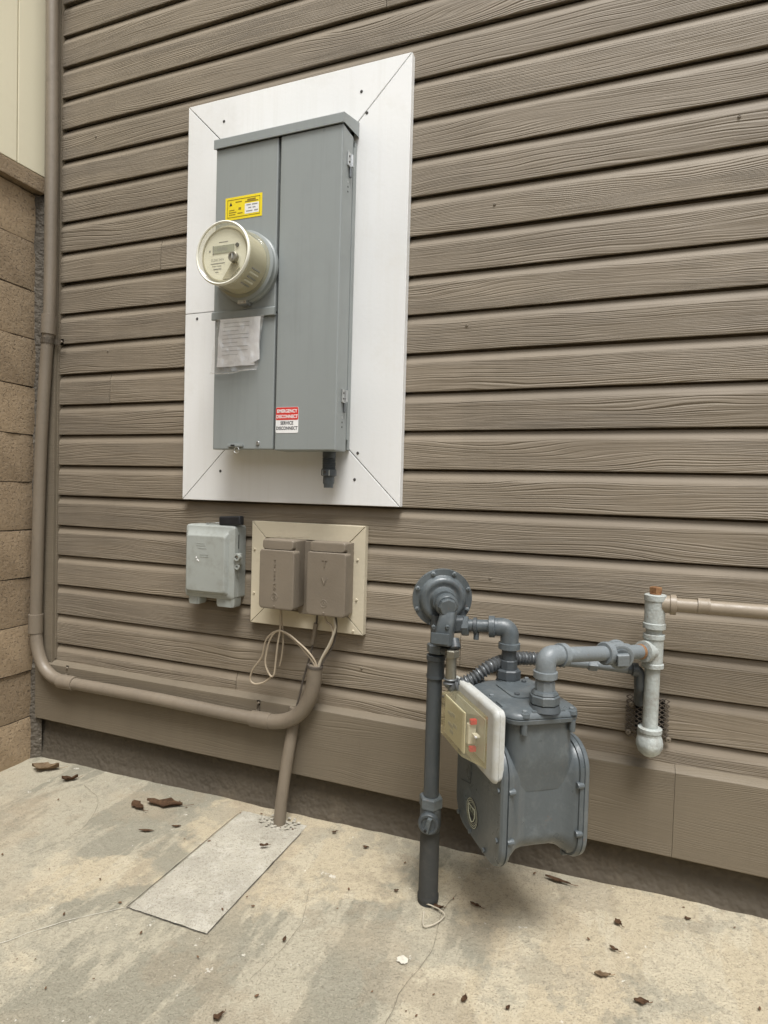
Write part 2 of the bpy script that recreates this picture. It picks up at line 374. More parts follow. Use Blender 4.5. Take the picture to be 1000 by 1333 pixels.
def slab(name, outline, y0, y1, mat, parent=None, bev=0., frame=None, smooth=35):
    """outline in X,Z extruded along Y from y0 (back) to y1 (front), front edge eased"""
    cx = sum(p[0] for p in outline)/len(outline); cz = sum(p[1] for p in outline)/len(outline)
    def sh(d): 
        out = []
        n = len(outline)
        for i, (x, z) in enumerate(outline):
            px, pz = outline[i-1]; nx, nz = outline[(i+1) % n]
            e1 = Vector((x-px, z-pz)).normalized(); e2 = Vector((nx-x, nz-z)).normalized()
            nn = Vector((-(e1.y+e2.y), e1.x+e2.x))
            den = max(nn.length, 1e-6); nn = nn/den
            if nn.dot(Vector((cx-x, cz-z))) < 0: nn = -nn
            cosh = max(abs(nn.dot(Vector((-e1.y, e1.x)))), .35)
            out.append((x+nn.x*d/cosh, z+nn.y*d/cosh))
        return out
    s = 1 if y1 > y0 else -1
    loops = [[(x, y0, z) for x, z in outline]]
    if bev:
        loops += [[(x, y1-s*bev, z) for x, z in outline], [(x, y1-s*bev*.3, z) for x, z in sh(bev*.3)], [(x, y1, z) for x, z in sh(bev)]]
    else: loops.append([(x, y1, z) for x, z in outline])
    return loft(name, loops, mat, parent, smooth, frame)
def screw(parent, x, y, z, r=.0035, mat='screw', axis=(0, -1, 0), name='screw', h=.0015):
    return lathe(name, [(r, -.002), (r, h*.3), (r*.7, h), (r*.35, h), (r*.3, h*.4), (0, h*.4)], (x, y, z), axis, mat, parent, n=12)
def text(name, s, size, loc, mat, parent, rot=(R(90), 0, 0), extrude=0., align='CENTER', sx=1., frame=None, bold=0.):
    cu = bpy.data.curves.new(name, 'FONT'); cu.body = s; cu.size = size; cu.extrude = extrude; cu.align_x = align; cu.align_y = 'CENTER'; cu.offset = bold
    cu.resolution_u = 3
    t = bpy.data.objects.new('tmp', cu); COL.objects.link(t); bpy.context.view_layer.update()
    me = bpy.data.meshes.new_from_object(t.evaluated_get(bpy.context.evaluated_depsgraph_get()))
    bpy.data.objects.remove(t); bpy.data.curves.remove(cu)
    from mathutils import Euler
    q = Matrix.Translation(loc) @ Euler(rot).to_matrix().to_4x4() @ Matrix.Diagonal((sx, 1, 1, 1))
    if frame is not None: q = frame @ q
    me.transform(q); me.name = name; me.materials.clear()
    return link(me, name, mat, parent, 0)
def hexnut(name, origin, axis, r, h, mat, parent, frame=None, up=(0, 0, 1), n=6):
    return lathe(name, [(r*.9, 0), (r, h*.12), (r, h*.88), (r*.9, h)], origin, axis, mat, parent, n=n, smooth=25, frame=frame, up=up)

# ------------------------------------------------------------------ ground
def gz(x, y=0):
    return .020*max(-2.2, min(1.6, x)) + .004
def axis_lines(lo, hi, step, far):
    a = [-far, -far*.3, -far*.1] if lo > -far*.1 else [-far, -far*.3]
    v = lo
    b = []
    while v <= hi+1e-6: b.append(v); v += step
    return a + b + [far*.1, far*.3, far]
xs = axis_lines(-2.4, 1.6, .04, 60.); ys = [-60., -20., -7., -4.] + [-2.4+.04*i for i in range(66)] + [6., 20., 60.]
bm = bmesh.new(); from mathutils import noise as mn
gh = lambda x, y: gz(x) + (.0030*mn.noise(Vector((x*3.1, y*3.1, 0))) + .0012*mn.noise(Vector((x*9, y*9, 4))) if abs(x) < 2.5 and -2.5 < y < .3 else 0)
gv = [[bm.verts.new((x, y, gh(x, y))) for y in ys] for x in xs]
for i in range(len(xs)-1):
    for j in range(len(ys)-1): bm.faces.new((gv[i][j], gv[i+1][j], gv[i+1][j+1], gv[i][j+1]))
g = finish(bm, 'ground', 'ground', None, 60); g['kind'] = 'structure'; tag(g, 'stained tan concrete ground at the foot of the wall')
# paler infill slab let into the concrete in front of the conduit, with an open joint round it
PX0, PX1, PY0, PY1 = -.957, -.750, -.480, -.045
bm = bmesh.new(); N = 10; top = []
for i in range(N+1):
    row = []
    for j in range(2*N+1):
        x = PX0+(PX1-PX0)*i/N; y = PY0+(PY1-PY0)*j/(2*N)
        edge = i in (0, N) or j in (0, 2*N)
        jx = .0030*mn.noise(Vector((y*40, i, 3))) if i in (0, N) else 0; jy = .0030*mn.noise(Vector((x*40, j, 8))) if j in (0, 2*N) else 0
        row.append(bm.verts.new((x+jx, y+jy, gh(x, y)+(.0016 if edge else .0036)+.0012*mn.noise(Vector((x*25, y*25, 2))))))
    top.append(row)
for i in range(N):
    for j in range(2*N): bm.faces.new((top[i][j], top[i+1][j], top[i+1][j+1], top[i][j+1]))
o = finish(bm, 'concrete_patch', 'patch', None, 60); o['kind'] = 'structure'; tag(o, 'pale grey rectangular slab let into the tan concrete by the slanting conduit')
bm = bmesh.new()
def strip(bm, p0, p1, wd, seed, zoff=.0030):
    n = 24; a = Vector(p0); b = Vector(p1); d = (b-a).normalized(); nn = Vector((-d.y, d.x)); L = []
    for i in range(n+1):
        t = i/n; q = a+(b-a)*t; ww = wd*(.55+.7*abs(mn.noise(Vector((t*9, seed, 1))))); sft = nn*.0012*mn.noise(Vector((t*14, seed, 5)))
        for s in (-1, 1): L.append(bm.verts.new((q.x+sft.x+nn.x*ww*s, q.y+sft.y+nn.y*ww*s, gh(q.x, q.y)+zoff)))
    for i in range(n): bm.faces.new((L[2*i], L[2*i+1], L[2*i+3], L[2*i+2]))
e = .0025
strip(bm, (PX0-e, PY0-e), (PX0-e, PY1-.02), .0012, 1); strip(bm, (PX1+e, PY0-e), (PX1+e, PY1-.04), .0012, 2); strip(bm, (PX0-e, PY0-e), (PX1+e, PY0-e), .0015, 3)
j = finish(bm, 'patch_joint', 'dark', o, 0)

# hairline cracks running over the slab
def crack(pts, wd_, mat):
    bm = bmesh.new(); P = spline([(x, y, 0) for x, y in pts], 9); L = []
    for i_, q in enumerate(P):
        d = (P[min(i_+1, len(P)-1)]-P[max(i_-1, 0)]).normalized(); nn = Vector((-d.y, d.x, 0))
        ww = wd_*(.4+.9*abs(mn.noise(q*60))); q = q+nn*.004*mn.noise(q*35)
        L.append([bm.verts.new((q.x+nn.x*ww*s_, q.y+nn.y*ww*s_, gh(q.x, q.y)+.0022)) for s_ in (-1, 1)])
    for a_, b_ in zip(L, L[1:]): bm.faces.new((a_[0], a_[1], b_[1], b_[0]))
    return finish(bm, 'crack', mat, g, 0)
crack([(-1.30, -.80), (-1.15, -.70), (-1.06, -.58), (-.965, -.485)], .0014, 'paper_grit')
crack([(-.30, -.17), (-.315, -.25), (-.305, -.36), (-.33, -.50), (-.32, -.70)], .0008, 'grit_dark')
crack([(-1.50, -.10), (-1.38, -.16), (-1.30, -.30), (-1.33, -.42)], .0007, 'grit_dark')
crack([(-.62, -.28), (-.58, -.40), (-.60, -.55)], .0006, 'grit_dark')

# ------------------------------------------------------------------ house wall
ZK = lambda k: 1.0686 - .1*k
XL, XR = -1.738, 2.4
hw = thing('house_wall', 'taupe painted lap siding wall of a house carrying all the meters', 'wall', (0, 0, 0))
box('sheathing', -1.96, XR, .022, .12, .02, 3.28, 'foundation', hw)
PROF = [(.021, .006), (.0190, -.002), (.0150, -.0036), (.0095, -.0044), (.0070, -.0092), (.0048, -.0150), (.0025, -.0192), (.0008, -.0228), (.0, -.0250), (-.0004, -.060), (-.0008, -.0972), (.0001, -.0992), (.0014, -.0998), (.0050, -.0975), (.0110, -.0955), (.0185, -.0940)]
def board(k, x0, x1, cut=None):
    n = max(2, int((x1-x0)/.09)); bm = bmesh.new(); loops = []
    ph = random.random()*50; tilt = random.uniform(-.0012, .0006); dz = random.uniform(-.0008, .0008)
    prof = PROF if cut is None else [(y, max(z, cut)) for y, z in PROF]
    for i in range(n+1):
        x = x0+(x1-x0)*i/n
        wy = .0013*mn.noise(Vector((x*1.7, ph, 0))); wz = .0011*mn.noise(Vector((x*2.3, ph, 9)))
        loops.append([bm.verts.new((x, y+wy+tilt*min(1, max(0, -z/.1)), z+dz+wz)) for y, z in prof])
    for a, b in zip(loops, loops[1:]):
        for j in range(len(prof)): bm.faces.new((a[j], b[j], b[(j+1) % len(prof)], a[(j+1) % len(prof)]))
    bm.faces.new(loops[0]); bm.faces.new(loops[-1][::-1])
    bmesh.ops.recalc_face_normals(bm, faces=bm.faces[:])
    me = bpy.data.meshes.new('siding_board'); bm.to_mesh(me); bm.free()
    o = link(me, 'siding_board', 'siding', hw, 28); o.location = (0, 0, ZK(k)); return o
JOINT = {-6: -1.322, -2: -1.518, 2: .62, 5: -.35, -12: -.6, 7: -1.02}
for k in range(-21, 8):
    cut = -.064 if k == 7 else None
    if k in JOINT: board(k, XL, JOINT[k]-.0008, cut); board(k, JOINT[k]+.0008, XR, cut)
    else: board(k, XL, XR, cut)
# skirt boards with a sloping ledge on top
def skirt(x0, x1):
    n = max(2, int((x1-x0)/.12)); pr = [(.020, .316), (-.001, .3125), (-.018, .3035), (-.021, .301), (-.0215, .297), (-.0205, .200), (-.020, .111), (-.018, .1085), (.020, .1085)]
    lp = []
    for i in range(n+1):
        x = x0+(x1-x0)*i/n; wv = .0016*mn.noise(Vector((x*2, 3, 1))); lp.append([(x, y+wv*.6, z+wv) for y, z in pr])
    return loft('skirt_board', lp, 'skirt', hw, 28)
skirt(-1.812, .1496); skirt(.1504, XR)
# rough foundation strip, set back under the skirt
bm = bmesh.new(); rows = []
nx = 110
for i in range(nx+1):
    x = -1.90+(XR+1.90)*i/nx; r = []
    for j, (y, z) in enumerate([(.020, .13), (.016, .10), (.014, .075), (.010, .05), (.008, .03), (.002, .012), (-.006, -.01), (-.008, -.06)]):
        q = Vector((x*22, j*1.4, 0)); r.append(bm.verts.new((x, y+.006*mn.noise(q), z+gz(x)*(1 if j > 3 else .3)+.004*mn.noise(q+Vector((0, 0, 7))))))
    rows.append(r)
for a, b in zip(rows, rows[1:]):
    for j in range(len(a)-1): bm.faces.new((a[j], b[j], b[j+1], a[j+1]))
finish(bm, 'foundation', 'foundation', hw, 60)
# corner trim
box('corner_trim', -1.797, -1.741, -.016, .03, .305, 3.28, 'skirt', hw, .003)
box('trim_bead', -1.741, -1.7365, -.006, .02, .318, 3.28, 'skirt', hw, .001)
box('wall_top_trim', -1.80, XR, -.03, .12, 3.281, 3.40, 'skirt', hw, .004)
# nail heads set in the siding
for x, z in ((-1.60, 1.34), (-1.53, 1.335), (-1.64, 1.25), (-1.47, 1.465), (-.30, 1.62), (.10, 1.37), (-.36, 1.33), (-.28, .70), (-.62, .43), (-.58, .37), (.22, 1.73), (-1.59, 2.02), (-1.25, .44)):
    kk = (1.0686-z)/.1; f = kk-math.floor(kk)
    if .32 < f < .93: screw(hw, x, -.0008, z, .0036, 'taupe', name='nail_head', h=.002)

# ------------------------------------------------------------------ block wall with cap on the left
bw = thing('block_wall', 'brown concrete block wall meeting the house corner at left', 'wall', (-1.9, -1.2, -.04))
XB = -1.823
def block_mesh(ly, seed):
    bm = bmesh.new(); n = 5; mz = 4; loops = []
    h = .1555
    for i in range(n+1):
        y = -ly/2+ly*i/n; lp = []
        for j in range(mz+1):
            z = -h/2+h*j/mz; ed = (.0028 if j in (0, mz) else 0) + (.0025 if i in (0, n) else 0)
            lp.append((0-ed+.0040*mn.noise(Vector((y*22+seed*9, z*28, seed))), y+.003*mn.noise(Vector((seed, z*30, i))), z+.0028*mn.noise(Vector((y*17, seed*3, j)))))
        lp += [(-.14, y, h/2), (-.14, y, -h/2)]; loops.append(lp)
    bm_loft(bm, loops); bmesh.ops.recalc_face_normals(bm, faces=bm.faces[:])
    me = bpy.data.meshes.new('block'); bm.to_mesh(me); bm.free(); me.materials.append(M['block']); me.shade_smooth(); me.set_sharp_from_angle(angle=R(22)); return me
full = [block_mesh(.388, s) for s in range(5)]; half = [block_mesh(.188, s+20) for s in range(3)]
def put(me, y, z):
    o = bpy.data.objects.new('block', me); COL.objects.link(o); attach(o, bw); o.location = (XB+random.uniform(-.003, .003), y, z)
    o.rotation_euler = (R(random.uniform(-.5, .5)), R(random.uniform(-.6, .6)), 0)
for c in range(-1, 11):
    z = .113+.159*c+.0795; y = -.020
    if c % 2: put(random.choice(half), y-.094, z); y -= .2
    while y > -2.75: put(random.choice(full), y-.194, z); y -= .4
box('mortar_bed', XB-.15, XB-.008, -2.92, -.012, -.14, 1.862, 'mortar', bw)
bm = bmesh.new(); lp = []
for i in range(60):
    z = -.1+1.96*i/59; a = .004*mn.noise(Vector((z*30, 0, 0))); b = .005*mn.noise(Vector((z*34, 4, 0)))
    lp.append([(XB-.10, -.030, z), (XB-.004+a, -.024+b, z), (XB+.012+b, -.010+a, z), (XB+.020+a, -.0005, z), (XB-.10, .015, z)])
finish(bm_loft(bm, lp), 'mortar_fillet', 'mortar', bw, 60)
for i in range(8):
    y1 = -.006-.4*i; box('cap_block', XB-.165, XB+.024+random.uniform(-.002, .002), y1-.392, y1, 1.864, 1.917, 'block', bw, .005)
# unseen wall and cap added behind the camera to block low sky light
box('sky_blocker_wall', -1.98, 6.0, -3.06, -2.90, -.2, 1.86, 'block', bw, .004)
box('sky_blocker_cap', -2.0, 6.0, -3.08, -2.88, 1.864, 1.917, 'block', bw, .004)
# ------------------------------------------------------------------ cream boarded wall above it
cw = thing('cream_wall', 'cream painted board wall rising above the brown block wall', 'wall', (-1.86, -1.2, 1.92))
ye = -.002
for i, wdt in enumerate((.108, .40, .40, .40, .40, .40, .40)):
    box('wall_board', -1.90, -1.801, ye-wdt+.0035, ye, 1.919, 3.3, 'cream_wall', cw, .003); ye -= wdt
box('wall_backing', -1.93, -1.815, ye, -.006, 1.92, 3.29, 'cream_wall', cw)

# ------------------------------------------------------------------ white mounting frame of the meter panel
FX0, FX1, FZ0, FZ1, FY = -1.209, -.517, .870, 2.022, -.022
mf = thing('mounting_frame', 'white painted mitred board frame behind the grey electric panel', 'frame', ((FX0+FX1)/2, 0, FZ0))
wd = .158; gp = .0011
def mit(pts): slab('frame_board', pts, -.0012, FY, 'white_board', mf, .0018)
mit([(FX0+gp, FZ1), (FX1-gp, FZ1), (FX1-wd-gp*.4, FZ1-wd+gp), (FX0+wd+gp*.4, FZ1-wd+gp)])
mit([(FX0+wd+gp*.4, FZ0+wd-gp), (FX1-wd-gp*.4, FZ0+wd-gp), (FX1-gp, FZ0), (FX0+gp, FZ0)])
mit([(FX1, FZ1-gp), (FX1, FZ0+gp), (FX1-wd+gp, FZ0+wd+gp*.4), (FX1-wd+gp, FZ1-wd-gp*.4)])
mit([(FX0+wd-gp, 1.4205), (FX0, 1.4205), (FX0, FZ1-gp), (FX0+wd-gp, FZ1-wd-gp*.4)][::-1])
mit([(FX0+wd-gp, 1.4190), (FX0, 1.4190), (FX0, FZ0+gp), (FX0+wd-gp, FZ0+wd+gp*.4)])
for x, z in ((-1.084, 1.958), (-.655, 1.952), (-.638, 1.894), (-1.166, 1.403), (-1.074, .956), (-.646, .939), (-.639, 1.009)): screw(mf, x, FY, z, .0042)

# ------------------------------------------------------------------ electric panel
ep = thing('electrical_cabinet', 'tall grey metal electric meter panel on the white frame', 'electric panel', (-.85, -.022, 1.01))
X0, X1, Z0, Z1 = -1.037, -.664, 1.012, 1.826
box('back_box', X0+.004, X1-.006, -.0935, FY-.0005, Z0+.006, Z1+.004, 'panel', ep, .002)
box('upper_cover', X0-.003, -.8465, -.1120, -.0940, 1.372, Z1-.004, 'panel', ep, .0035, 3)
box('lower_cover', X0-.001, -.8470, -.1085, -.0940, Z0, 1.3715, 'panel', ep, .0035, 3)
bm = bmesh.new()   # drip strip between the covers
strip_pr = [(-.1122, 1.386), (-.1165, 1.382), (-.1168, 1.364), (-.1150, 1.3625), (-.1086, 1.3635), (-.1086, 1.386)]
loft('drip_strip', [[(x, y, z) for y, z in strip_pr] for x in (X0-.006, -.8452)], 'panel', ep, 25)
dr = box('door', -.8385, X1+.003, -.1135, -.050, Z0-.003, Z1-.005, 'panel', ep, .004, 3)
box('door_lip', X1-.004, X1+.0045, -.049, -.042, Z0+.03, Z1-.03, 'panel', ep, .001)
box('side_flange', X1-.006, X1+.001, -.036, FY-.001, Z0+.004, Z1-.01, 'panel', ep, .0015)
hood = [(-.1165, 1.8195), (-.1195, 1.8200), (-.1195, 1.8425), (-.1170, 1.8455), (-.0230, 1.8720), (-.0230, 1.862), (-.112, 1.8385), (-.1165, 1.836)]
loft('rain_hood', [[(x, y, z) for y, z in hood] for x in (X0-.006, X1+.006)], 'panel', ep, 25)
for x in (X0-.006, X1+.0045):
    loft('hood_cheek', [[(x+dx, y, z) for y, z in ((-.1160, 1.822), (-.1160, 1.837), (-.0235, 1.8625), (-.0235, 1.834), (-.085, 1.826))] for dx in (0, .0015)], 'panel', ep, 20)
for zc in (1.733, 1.136):
    lt = box('latch', X1+.003, X1+.0075, -.088, -.066, zc-.002, zc+.032, 'steel', ep, .0012)
    lathe('latch_pin', [(.0045, 0), (.0045, .030)], (X1+.008, -.068, zc+.001), (0, 0, 1), 'steel', lt, 12)
    lathe('latch_pin', [(.0032, 0), (.0040, .003), (.0040, .024)], (X1+.006, -.071, zc-.026), (0, 0, 1), 'flex', lt, 12)
    for dz in (.008, .022): screw(lt, X1+.0075, -.081, zc+dz, .003, 'screw', (1, 0, 0), 'rivet', .001)
    for q in range(3): screw(ep, X1+.003, -.078, zc-.040-.012*q, .0024, 'dark' if q else 'steel', (1, 0, 0), 'rivet', .0008)
hp = box('hasp', -.984, -.937, -.1175, -.1080, 1.019, 1.0265, 'panel', ep, .0015)
tube('hasp_loop', [(-.955+.008*math.cos(t), -.115, 1.010+.008*math.sin(t)) for t in [2*math.pi*i/14 for i in range(15)]], .0011, 'steel', hp, 6)
box('hasp_slot', -.972, -.960, -.1185, -.1174, 1.0205, 1.0245, 'dark', hp)
screw(ep, -.892, -.1085, 1.029, .0062, 'steel', name='cover_screw', h=.004)
# conduit connector hanging under the door side
hb = lathe('conduit_connector', [(.016, 0), (.0175, -.004), (.0175, -.016), (.0165, -.018), (.0165, -.048), (.020, -.050), (.020, -.066), (.015, -.068), (.015, -.086), (.0125, -.090), (.0125, -.098), (0, -.098)], (-.705, -.058, 1.013), (0, 0, 1), 'gas_dark', ep, 24)
for i in range(7): lathe('thread_ring', [(.0165, 0), (.0186, .0015), (.0165, .003)], (-.705, -.058, .990-.0043*i), (0, 0, 1), 'gas_dark', hb, 20)
screw(hb, -.707, -.0775, .956, .0042, 'screw', name='clamp_screw')
box('clamp_lug', -.716, -.694, -.076, -.060, .946, .962, 'plastic_grey', hb, .002)
# stickers
st = box('warning_sticker', -1.007, -.892, -.1128, -.1122, 1.626, 1.686, 'sticker_yellow', ep, frame=None)
tag(st, 'yellow warning sticker with a white printed box')
for (a, b, c, d) in ((-1.000, -.8985, 1.6785, 1.6800), (-1.000, -.8985, 1.6325, 1.6340), (-1.0005, -.9992, 1.6325, 1.680), (-.8995, -.8982, 1.6325, 1.680)):
    box('sticker_border', a, b, -.1132, -.1129, c, d, 'ink_brown', st)
box('sticker_panel', -.945, -.902, -.1131, -.1129, 1.6375, 1.6640, 'sticker_white', st)
for i, (x0, x1, z) in enumerate(((-.940, -.927, 1.6600), (-.923, -.906, 1.6600), (-.934, -.925, 1.6520), (-.921, -.912, 1.6520), (-.941, -.921, 1.6440), (-.916, -.904, 1.6440))):
    box('print_line', x0, x1, -.1134, -.1132, z-.0017, z+.0012, 'ink_grey', st)
for (x0, x1, z, h) in ((-.938, -.912, 1.6735, .0022), (-.945, -.904, 1.6690, .0012), (-.975, -.955, 1.6720, .0012), (-.995, -.978, 1.6520, .001), (-.995, -.972, 1.6460, .001), (-.995, -.975, 1.6400, .001), (-.968, -.952, 1.6420, .0012), (-.965, -.957, 1.6540, .003)):
    box('print_line', x0, x1, -.1132, -.1129, z-h, z+h, 'ink_brown', st)
loft('hazard_mark', [[(x, y, z) for x, z in ((-.9935, 1.664), (-.9855, 1.664), (-.9895, 1.6745))] for y in (-.1129, -.1133)], 'ink', st)
s2 = slab('disconnect_sticker', rrect(-.8355, -.7685, 1.0545, 1.1215, .004), -.1136, -.1142, 'sticker_white', ep)
tag(s2, 'red and white emergency disconnect sticker')
sr = slab('sticker_band', rrect(-.8350, -.7690, 1.0885, 1.1210, .0035), -.1143, -.1146, 'sticker_red', s2)
text('lettering', 'EMERGENCY', .0122, (-.8020, -.11485, 1.1110), 'sticker_white', sr, bold=.00035, sx=.86)
text('lettering', 'DISCONNECT', .0122, (-.8020, -.11485, 1.0968), 'sticker_white', sr, bold=.00035, sx=.82)
text('lettering', 'SERVICE', .0122, (-.8020, -.11445, 1.0800), 'ink', s2, bold=.00035, sx=.86)
text('lettering', 'DISCONNECT', .0122, (-.8020, -.11445, 1.0665), 'ink', s2, bold=.00035, sx=.82)

# ------------------------------------------------------------------ electric meter
em = thing('electric_meter', 'round electric meter under an aged clear dome on the grey panel', 'electric meter', (-.930, -.112, 1.490))
O = (-.930, -.112, 1.490); A = (0, -1, 0)
rg = lathe('socket_ring', [(.092, .0005), (.092, .010), (.089, .013), (.089, .020), (.0915, .022), (.0915, .027), (.086, .030), (.078, .030)], O, A, 'panel', em, 48)
box('ring_clasp', -.944, -.916, -.140, -.114, 1.391, 1.402, 'steel', rg, .002)
screw(rg, -.932, -.140, 1.3965, .004, 'steel', name='clasp_screw')
lathe('inner_core', [(.074, .030), (.074, .060), (.073, .099), (.066, .1015)], O, A, 'core', em, 48)
for i in range(5):
    a = R(-62+9*i); box('core_rib', -.930+.0745*math.cos(a)-.0022, -.930+.0745*math.cos(a)+.0022, -.196, -.162, 1.490+.0745*math.sin(a)-.0015, 1.490+.0745*math.sin(a)+.0015, 'face' if i % 2 else 'ink_grey', em)
fp = lathe('face_plate', [(.0665, .1010), (.0665, .1030), (.065, .1040), (0, .1040)], O, A, 'face', em, 48)
lathe('face_ring', [(.0672, .1035), (.0672, .1065), (.0640, .1065), (.0640, .1041)], O, A, 'core', fp, 48, ring=True)
YF = -.2163
lc = box('display', -.965, -.902, YF-.0012, YF, 1.494, 1.513, 'lcd', fp)
text('digits', '88888', .0135, (-.937, YF-.0015, 1.5035), 'ink_grey', lc, sx=.9)
box('display_edge', -.966, -.9635, YF-.0016, YF, 1.493, 1.514, 'ink_grey', lc)
for (x0, x1, z, h) in ((-.948, -.921, 1.5215, .0010), (-.972, -.930, 1.4700, .0010), (-.968, -.955, 1.4635, .0007), (-.952, -.940, 1.4635, .0007), (-.964, -.940, 1.4560, .0011), (-.958, -.948, 1.4485, .0006), (-.978, -.973, 1.5020, .0024)):
    box('print_line', x0, x1, YF-.0003, YF, z-h, z+h, 'ink_grey', fp)
text('rating', 'CL200 240V', .0088, (-.952, YF-.0003, 1.4785), 'ink_grey', fp, sx=.9)
lathe('sensor_port', [(.005, 0), (.005, .003), (0, .003)], (-.893, YF, 1.509), A, 'black', fp, 16)
dm = lathe('dome', [(.0845, .0302), (.0845, .034), (.0805, .036), (.0795, .060), (.0785, .112), (.0760, .1165), (.0735, .1155), (.0700, .1115), (.066, .1110), (0, .1110)], O, A, 'dome', em, 56, 50)
lathe('rim_ring', [(.0785, .1105), (.0797, .1130), (.0785, .1165), (.0762, .1180), (.0738, .1165), (.0738, .1130)], O, A, 'face', em, 56, 50, ring=True)
kb = lathe('reset_knob', [(.0125, .1112), (.0125, .121), (.0112, .1225), (.0080, .1225), (.0080, .1205), (0, .1205)], (-.8960, -.112, 1.4755), A, 'brass', em, 20)
box('knob_bar', -.8980, -.8940, -.2355, -.2325, 1.469, 1.482, 'steel', kb, .0008)
bm = bmesh.new(); wedge = [(-.905, 1.470), (-.890, 1.466), (-.884, 1.452), (-.912, 1.428), (-.934, 1.428)]
loft('face_shroud', [[(x, y, z) for x, z in wedge] for y in (-.2165, -.2195)], 'core', fp)

# ------------------------------------------------------------------ plastic bag with papers hanging on the panel
pb = thing('document_bag', 'clear plastic bag of folded papers hanging below the meter', 'bag', (-.955, -.12, 1.22))
def sheet(name, c, nx, nz, amp, seed, yb, mat, th=.0006):
    """c: top-left, top-right, bottom-right, bottom-left in X,Z"""
    bm = bmesh.new(); V = []
    for i in range(nx+1):
        r = []
        for j in range(nz+1):
            s, t = i/nx, j/nz
            x = (c[0][0]*(1-s)+c[1][0]*s)*(1-t)+(c[3][0]*(1-s)+c[2][0]*s)*t; z = (c[0][1]*(1-s)+c[1][1]*s)*(1-t)+(c[3][1]*(1-s)+c[2][1]*s)*t
            q = Vector((x*26+seed, z*20, seed)); wv = mn.noise(q)+.6*mn.noise(q*2.3)
            y = yb - abs(wv)*amp*(.25+t) - .003*math.sin(t*3.1) + .006*t
            r.append(bm.verts.new((x+.001*mn.noise(q*1.7), y, z+.0018*mn.noise(q*1.3)*t)))
        V.append(r)
    for i in range(nx):
        for j in range(nz): bm.faces.new((V[i][j], V[i+1][j], V[i+1][j+1], V[i][j+1]))
    return finish(bm, name, mat, pb, 0 if mat == 'bag' else 30)
pp = sheet('paper', [(-1.012, 1.3615), (-.897, 1.3615), (-.905, 1.236), (-1.024, 1.236)], 14, 16, .0035, 2., -.1190, 'paper')
sheet('paper_flap', [(-.905, 1.3610), (-.884, 1.3610), (-.889, 1.250), (-.912, 1.240)], 4, 10, .004, 5., -.1200, 'paper')
bg = sheet('plastic_bag', [(-1.018, 1.3620), (-.872, 1.3620), (-.893, 1.222), (-1.040, 1.218)], 26, 26, .007, 8., -.1235, 'bag')
for i in range(9):
    z = 1.350-.0105*i; x0 = -1.000-.0008*i; x1 = x0+(.05 if i % 3 == 2 else .082)
    bm = bmesh.new(); L = []
    for q in range(9):
        x = x0+(x1-x0)*q/8; 
        for dz in (-.0009, .0009):
            t = (1.3615-z)/.1255; kq = Vector((x*26+2., z*20, 2.)); wv = mn.noise(kq)+.6*mn.noise(kq*2.3)
            y = -.1190-abs(wv)*.0035*(.25+t)-.003*math.sin(t*3.1)+.006*t-.0009
            L.append(bm.verts.new((x, y, z+dz)))
    for q in range(8): bm.faces.new((L[2*q], L[2*q+1], L[2*q+3], L[2*q+2]))
    finish(bm, 'print_line', 'ink_pale', pp, 0)
tube('bag_hem', spline([(-1.040, -.122, 1.219), (-1.000, -.127, 1.214), (-.960, -.123, 1.217), (-.925, -.127, 1.221), (-.893, -.121, 1.222)], 6), .0016, 'bag', bg, 8)

# ------------------------------------------------------------------ grey telephone network box
nb = thing('network_box', 'weathered grey plastic network box left of the two taupe boxes', 'utility box', (-1.08, 0, .58))
bx = lambda x0, x1, z0, z1, r: rrect(x0, x1, z0, z1, r, 4)
slab('base', bx(-1.165, -.996, .590, .800, .008), -.001, -.036, 'plastic_grey', nb, .002)
ld = loft('lid', [[(x, y, z) for x, z in bx(a, b, c, d, r)] for y, a, b, c, d, r in ((-.037, -1.168, -.997, .588, .800, .009), (-.050, -1.168, -.999, .588, .799, .010), (-.054, -1.165, -1.004, .592, .795, .009), (-.056, -1.160, -1.015, .600, .783, .008), (-.0665, -1.154, -1.021, .607, .770, .007), (-.069, -1.150, -1.025, .611, .766, .006))], 'plastic_grey', nb, 30)
for i, (x0, x1, z) in enumerate(((-1.118, -1.090, .747), (-1.118, -1.086, .741), (-1.112, -1.082, .733), (-1.105, -1.075, .715), (-1.103, -1.075, .709))):
    box('raised_print', x0, x1, -.0697, -.0688, z-.0014, z+.0014, 'plastic_grey', ld)
for x, z in ((-1.117, .7050), (-1.113, .6985), (-1.109, .6960)): lathe('wax_spot', [(.0026, 0), (.002, .0008), (0, .001)], (x, -.069, z), A, 'sticker_white', ld, 10)
for x0, x1 in ((-1.160, -1.118), (-1.062, -.998)):
    pt = loft('cable_port', [[(x, y, z) for x, y in rrect(x0+d, x1-d, -.050, -.012, .006, 3)] for z, d in ((.592, 0), (.572, .001), (.566, .004))], 'plastic_grey', nb, 35)
    box('port_rib', x1-.009, x1-.007, -.0515, -.049, .568, .590, 'plastic_grey', pt)
lk = box('latch', -.998, -.985, -.052, -.030, .690, .722, 'plastic_grey', nb, .003)
lathe('latch_boss', [(.010, 0), (.010, .012), (.006, .012), (.006, .006), (0, .006)], (-.988, -.046, .712), (0, -1, 0), 'plastic_grey', lk, 18)
lathe('latch_eye', [(.0075, 0), (.0075, .006), (.004, .006), (.004, .003), (0, .003)], (-.990, -.047, .684), (0, -1, 0), 'plastic_grey', lk, 16)
screw(lk, -.988, -.053, .712, .004, 'steel', name='latch_screw')
box('hinge_seam', -.9965, -.9950, -.0375, -.0355, .735, .775, 'dark', nb)
